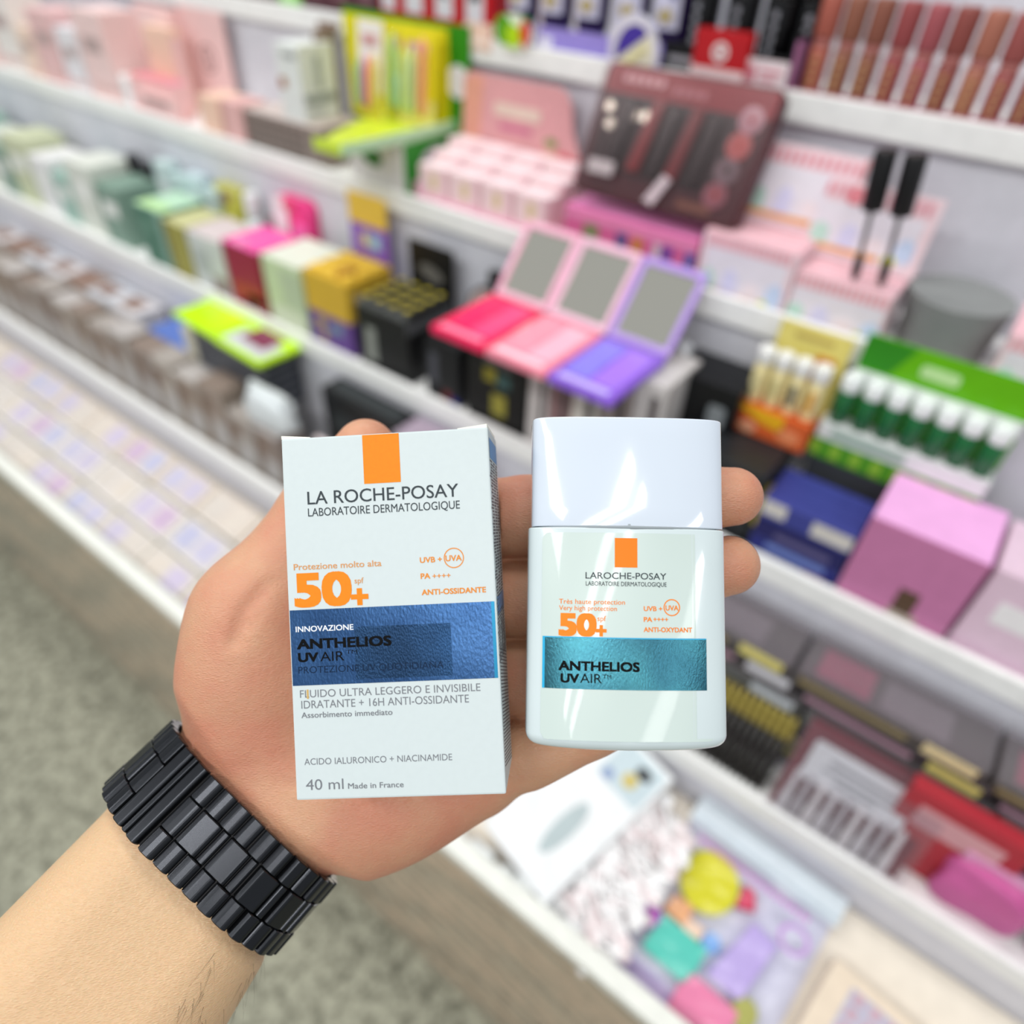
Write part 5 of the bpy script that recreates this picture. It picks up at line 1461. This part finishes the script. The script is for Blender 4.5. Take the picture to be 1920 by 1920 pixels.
# darker, rougher block with stronger bumps in the foil band
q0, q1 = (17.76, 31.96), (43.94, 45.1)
FOIL_DK = foil_material('m_dark_foil', '#243d5c', '#31547e', .36, 2600, .9)
flat_rect(foil, 'dark_foil_block', FOIL_DK, q0[0], q1[0], FV0 + 1.1, FV1 - 5.2, .065)
lettering(foil, 'white_lettering', 'INNOVAZIONE', WHITEINK, 1.82, 17.64, 45.01, 1.51, off=.015, z=.09)
INKF = mat('#07090c', .6, grain=0, spec=.1); INKO = mat('#132640', .5, grain=0, spec=.1)
lettering(foil, 'product_lettering', 'ANTHELIOS', INKF, 1.98, 27.8, 40.35, 2.72, off=.035, z=.09)
lettering(foil, 'product_lettering', 'UV', INKF, 2.13, 7.7, 36.9, 2.5, off=.035, z=.09)
lettering(foil, 'product_lettering', 'AIR', INKF, 8.21, 14.79, 36.92, 2.5, off=-.008, z=.09)
lettering(foil, 'product_lettering', 'TM', INKF, 15.3, 18.36, 38.63, 1, off=-.008, z=.09)
lettering(foil, 'product_lettering', 'PROTEZIONE UV QUOTIDIANA', INKO, 2.07, 41.6, 33.86, 1.79, off=-.006, z=.09)
lettering(box, 'claim_lettering', 'FLUIDO ULTRA LEGGERO E INVISIBILE', GREYINK, 2.21, 51.08, 27.37, 2, off=-.002)
lettering(box, 'claim_lettering', 'IDRATANTE + 16H ANTI-OSSIDANTE', GREYINK, 2.45, 47.87, 24.45, 2.07, off=-.002)
lettering(box, 'claim_lettering', 'Assorbimento immediato', GREYINK, 2.35, 27.15, 21.93, 1.5, off=.006)
lettering(box, 'claim_lettering', 'ACIDO IALURONICO + NIACINAMIDE', GREYINK, 2.6, 42.62, 9.39, 1.7, off=0)
lettering(box, 'volume_lettering', '40 ml', GREYINK, 2.75, 13.01, 2.71, 2.77, off=-.006)
lettering(box, 'volume_lettering', 'Made in France', GREYINK, 14.24, 29.26, 2.71, 1.48, off=.006)
p = (4.31, 28.2)
flat_rect(box, 'tan_mark', mat('#c9a868', .6), p[0] - .25, p[0] + .3, p[1] - 1.2, p[1] + 1.3, .07)
# fine print on the side wall
bm = bmesh.new(); bb = bmesh.new()
for k in range(64):
    vv = CH - 9 - k * .86
    for j in range(3):
        d0 = -CT + 2.5 + random.uniform(0, 2) + j * 8.2; d1 = d0 + random.uniform(4.5, 7.6)
        q = [bm.verts.new(Vector((CW + .06, y, z)) * mm) for y, z in ((vv, d0), (vv, d1), (vv + .5, d1), (vv + .5, d0))]
        bm.faces.new(q[::-1])
for k in range(34):
    vv = 1.5 + k * .95
    q = [bm.verts.new(Vector((CW + .06, y, z)) * mm) for y, z in ((vv, -CT + 2), (vv + 5, -2), (vv + 5.35, -2), (vv + .35, -CT + 2))]
    bm.faces.new(q[::-1])
from_bm('fine_print', bm, mat('#6e7076', .5), box)
for v0, v1 in ((CH - 8, CH - 2.5), (FV1 - 4, FV1 + 1)):
    q = [bb.verts.new(Vector((CW + .06, y, z)) * mm) for y, z in ((v0, -CT + 2), (v0, -2), (v1, -2), (v1, -CT + 2))]
    bb.faces.new(q[::-1])
from_bm('blue_print', bb, mat('#6c9ccc', .45), box)

# ----------------------------------------------------------------------------- sunscreen bottle
bot = bpy.data.objects.new('sunscreen_bottle', None); COL.objects.link(bot); bot.empty_display_size = .01
bot.matrix_world = frame_matrix(BOTTLE_O, BOTTLE_R)
tag(bot, 'flat white sunscreen bottle with glossy square cap held against the fingers', 'bottle')
UC = BW / 2 + .6; HWB = 27.05; SEAM = (26.87, 58.25)[1]
def bulge(u):
    """Depth of the bottle's front wall across its width."""
    x = (np.asarray(u, float) - UC) / HWB
    s = np.sqrt(np.maximum(1 - np.abs(x) ** 7.0, 0)) ** (2 / 7.0)
    r = -BT / 2 - .2 + s * (BT / 2 - 1.0) + (1 - x * x) * 2.7 * s
    return r if r.ndim else float(r)
def bottle_ring(a, b, n=96, e=7.0):
    out = []
    for i in range(n):
        t = 2 * math.pi * i / n
        c, s = math.cos(t), math.sin(t)
        x = a * math.copysign(abs(c) ** (2 / e), c); z = b * math.copysign(abs(s) ** (2 / e), s)
        out.append((x, z))
    return out
def bottle_solid(name, m, rows, hw, hd, dip=0.0, arch=0.0, cx=0.0):
    """rows: (height, inset). hw, hd: half width and half depth."""
    bm = bmesh.new(); rings = []
    H = rows[-1][0]; H0 = rows[0][0]
    for v, ins in rows:
        ring = []
        for x, z in bottle_ring(hw - ins, hd - ins):
            bl = (1 - (x / hw) ** 2) * 2.7 * (z / hd)
            k = max(0, 1 - (v - H0) / 12); k2 = max(0, 1 - (H - v) / 12)
            vv = v - dip * k * (1 - (x / hw) ** 2) + arch * k2 * (1 - (x / hw) ** 2)
            ring.append(bm.verts.new(Vector((UC + cx + x, vv, -BT / 2 - .2 + z * (BT / 2 - 1.0) / hd + bl)) * mm))
        rings.append(ring)
    n = len(rings[0])
    for a, b in zip(rings[:-1], rings[1:]):
        for i in range(n): bm.faces.new((a[i], a[(i + 1) % n], b[(i + 1) % n], b[i]))
    for ring in (rings[0], rings[-1]):
        ctr = bm.verts.new(sum((v.co for v in ring), Vector()) / n)
        for i in range(n): bm.faces.new((ring[i], ring[(i + 1) % n], ctr))
    bmesh.ops.recalc_face_normals(bm, faces=bm.faces)
    return from_bm(name, bm, m, bot, smooth=True)
PLAST = mat('#cfdcde', .16, grain=.008, coat=.6); CAPM = mat('#d3dde9', .10, grain=.005, coat=.8)
def rounded(h0, h1, r0, r1, n=7):
    rows = []
    for i in range(n + 1):
        a = math.pi / 2 * i / n
        rows.append((h0 + r0 * (1 - math.cos(a)), r0 * (1 - math.sin(a))))
    rows += [(h0 + r0 + (h1 - h0 - r0 - r1) * k / 6, 0) for k in range(1, 6)]
    for i in range(n + 1):
        a = math.pi / 2 * i / n
        rows.append((h1 - r1 + r1 * math.sin(a), r1 * (1 - math.cos(a))))
    return rows
bottle_solid('bottle_body', PLAST, rounded(0.2, SEAM - .18, 3.2, .4), HWB, BT / 2, dip=1.0, cx=.2)
bottle_solid('neck', mat('#9aa3a8', .5), [(SEAM - .6, 0), (SEAM + .8, 0)], HWB - 2.4, BT / 2 - 1.0, cx=.4)
bottle_solid('cap', CAPM, rounded(SEAM + .10, BH + .4, .3, .5), HWB - .55, BT / 2 - .2, arch=-.25, cx=.45)
LAB = mat('#c5d4cf', .30, grain=.01, coat=.3)
l0, l1 = (3.46, 2.22), (49.64, 56.61)
sticker = flat_rect(bot, 'label_sticker', LAB, l0[0], l1[0], l0[1], l1[1], .03, bend=bulge, r=1.6)
ZL = .07
o0, o1 = (22.7, 47.4), (28.74, 55.25)
flat_rect(sticker, 'orange_block', mat('#ec7c00', .5, grain=0), o0[0], o1[0], o0[1], o1[1], ZL, bend=bulge, n=8)
def bl(name, s, m, u0, u1, vb, h, off=0.004, z=ZL): return lettering(sticker, name, s, m, u0, u1, vb, h, off, z, bend=bulge)
ORB = mat('#ef8206', .5, grain=0)
bl('brand_lettering', 'LAROCHE-POSAY', CHAR, 14.97, 36.51, 44.31, 1.71, off=.004)
bl('brand_lettering', 'LABORATOIRE DERMATOLOGIQUE', CHAR, 15.05, 36.57, 42.46, 1.14)
bl('claim_lettering', 'Très haute protection', ORB, 8.02, 25.42, 37.56, 1.27)
bl('claim_lettering', 'Very high protection', ORB, 8.04, 23.28, 35.85, 1.27)
bl('factor_lettering', '50', ORB, 7.96, 17.96, 29.06, 6.04, off=.05)
bl('factor_lettering', '+', ORB, 17.75, 20.59, 28.53, 4.07, off=.05)
bl('factor_lettering', 'spf', ORB, 18.16, 20.43, 33.16, 1.34)
bl('claim_lettering', 'UVB +', ORB, 30.4, 35.39, 35.99, 1.27, off=.02)
bl('claim_lettering', 'UVA', ORB, 36.25, 39.74, 36.21, 1.34, off=.02)
c = (37.96, 36.99)
flat_ring(sticker, 'circle_mark', ORB, c[0], c[1], 1.95, 2.25, ZL, bend=bulge)
bl('claim_lettering', 'PA', ORB, 30.39, 32.67, 33.15, 1.27, off=.025)
bl('claim_lettering', '++++', ORB, 32.95, 36.94, 33.2, 1.27, off=.02)
bl('claim_lettering', 'ANTI-OXYDANT', ORB, 30.38, 43.46, 30.5, 1.26, off=.022)
f0, f1 = (3.79, 15.36), (47.41, 28.91)
FOIL2 = foil_material('m_teal_foil', '#2a5666', '#3d7682', .24, 2500, .3)
flat_rect(sticker, 'foil_band', FOIL2, f0[0], f1[0], f0[1], f1[1], ZL, bend=bulge, n=40)
flat_rect(sticker, 'foil_edge', mat('#1fa8d8', .35), f0[0], f0[0] + .62, f0[1], f1[1], ZL + .03, bend=bulge, n=2)
flat_rect(sticker, 'foil_edge', mat('#1fa8d8', .35), f0[0], f1[0], f1[1] - .28, f1[1], ZL + .02, bend=bulge, n=40)
INKB = mat('#060809', .6, grain=0, spec=.1)
bl('product_lettering', 'ANTHELIOS', INKB, 8.04, 29.29, 20.09, 2.5, off=.035, z=ZL + .06)
bl('product_lettering', 'UV', INKB, 8.57, 13.43, 16.93, 2.35, off=.035, z=ZL + .06)
bl('product_lettering', 'AIR', INKB, 13.71, 19.35, 17.02, 2.35, off=-.008, z=ZL + .06)
bl('product_lettering', 'TM', INKB, 19.62, 21.81, 18.26, 0.97, off=-.004, z=ZL + .06)
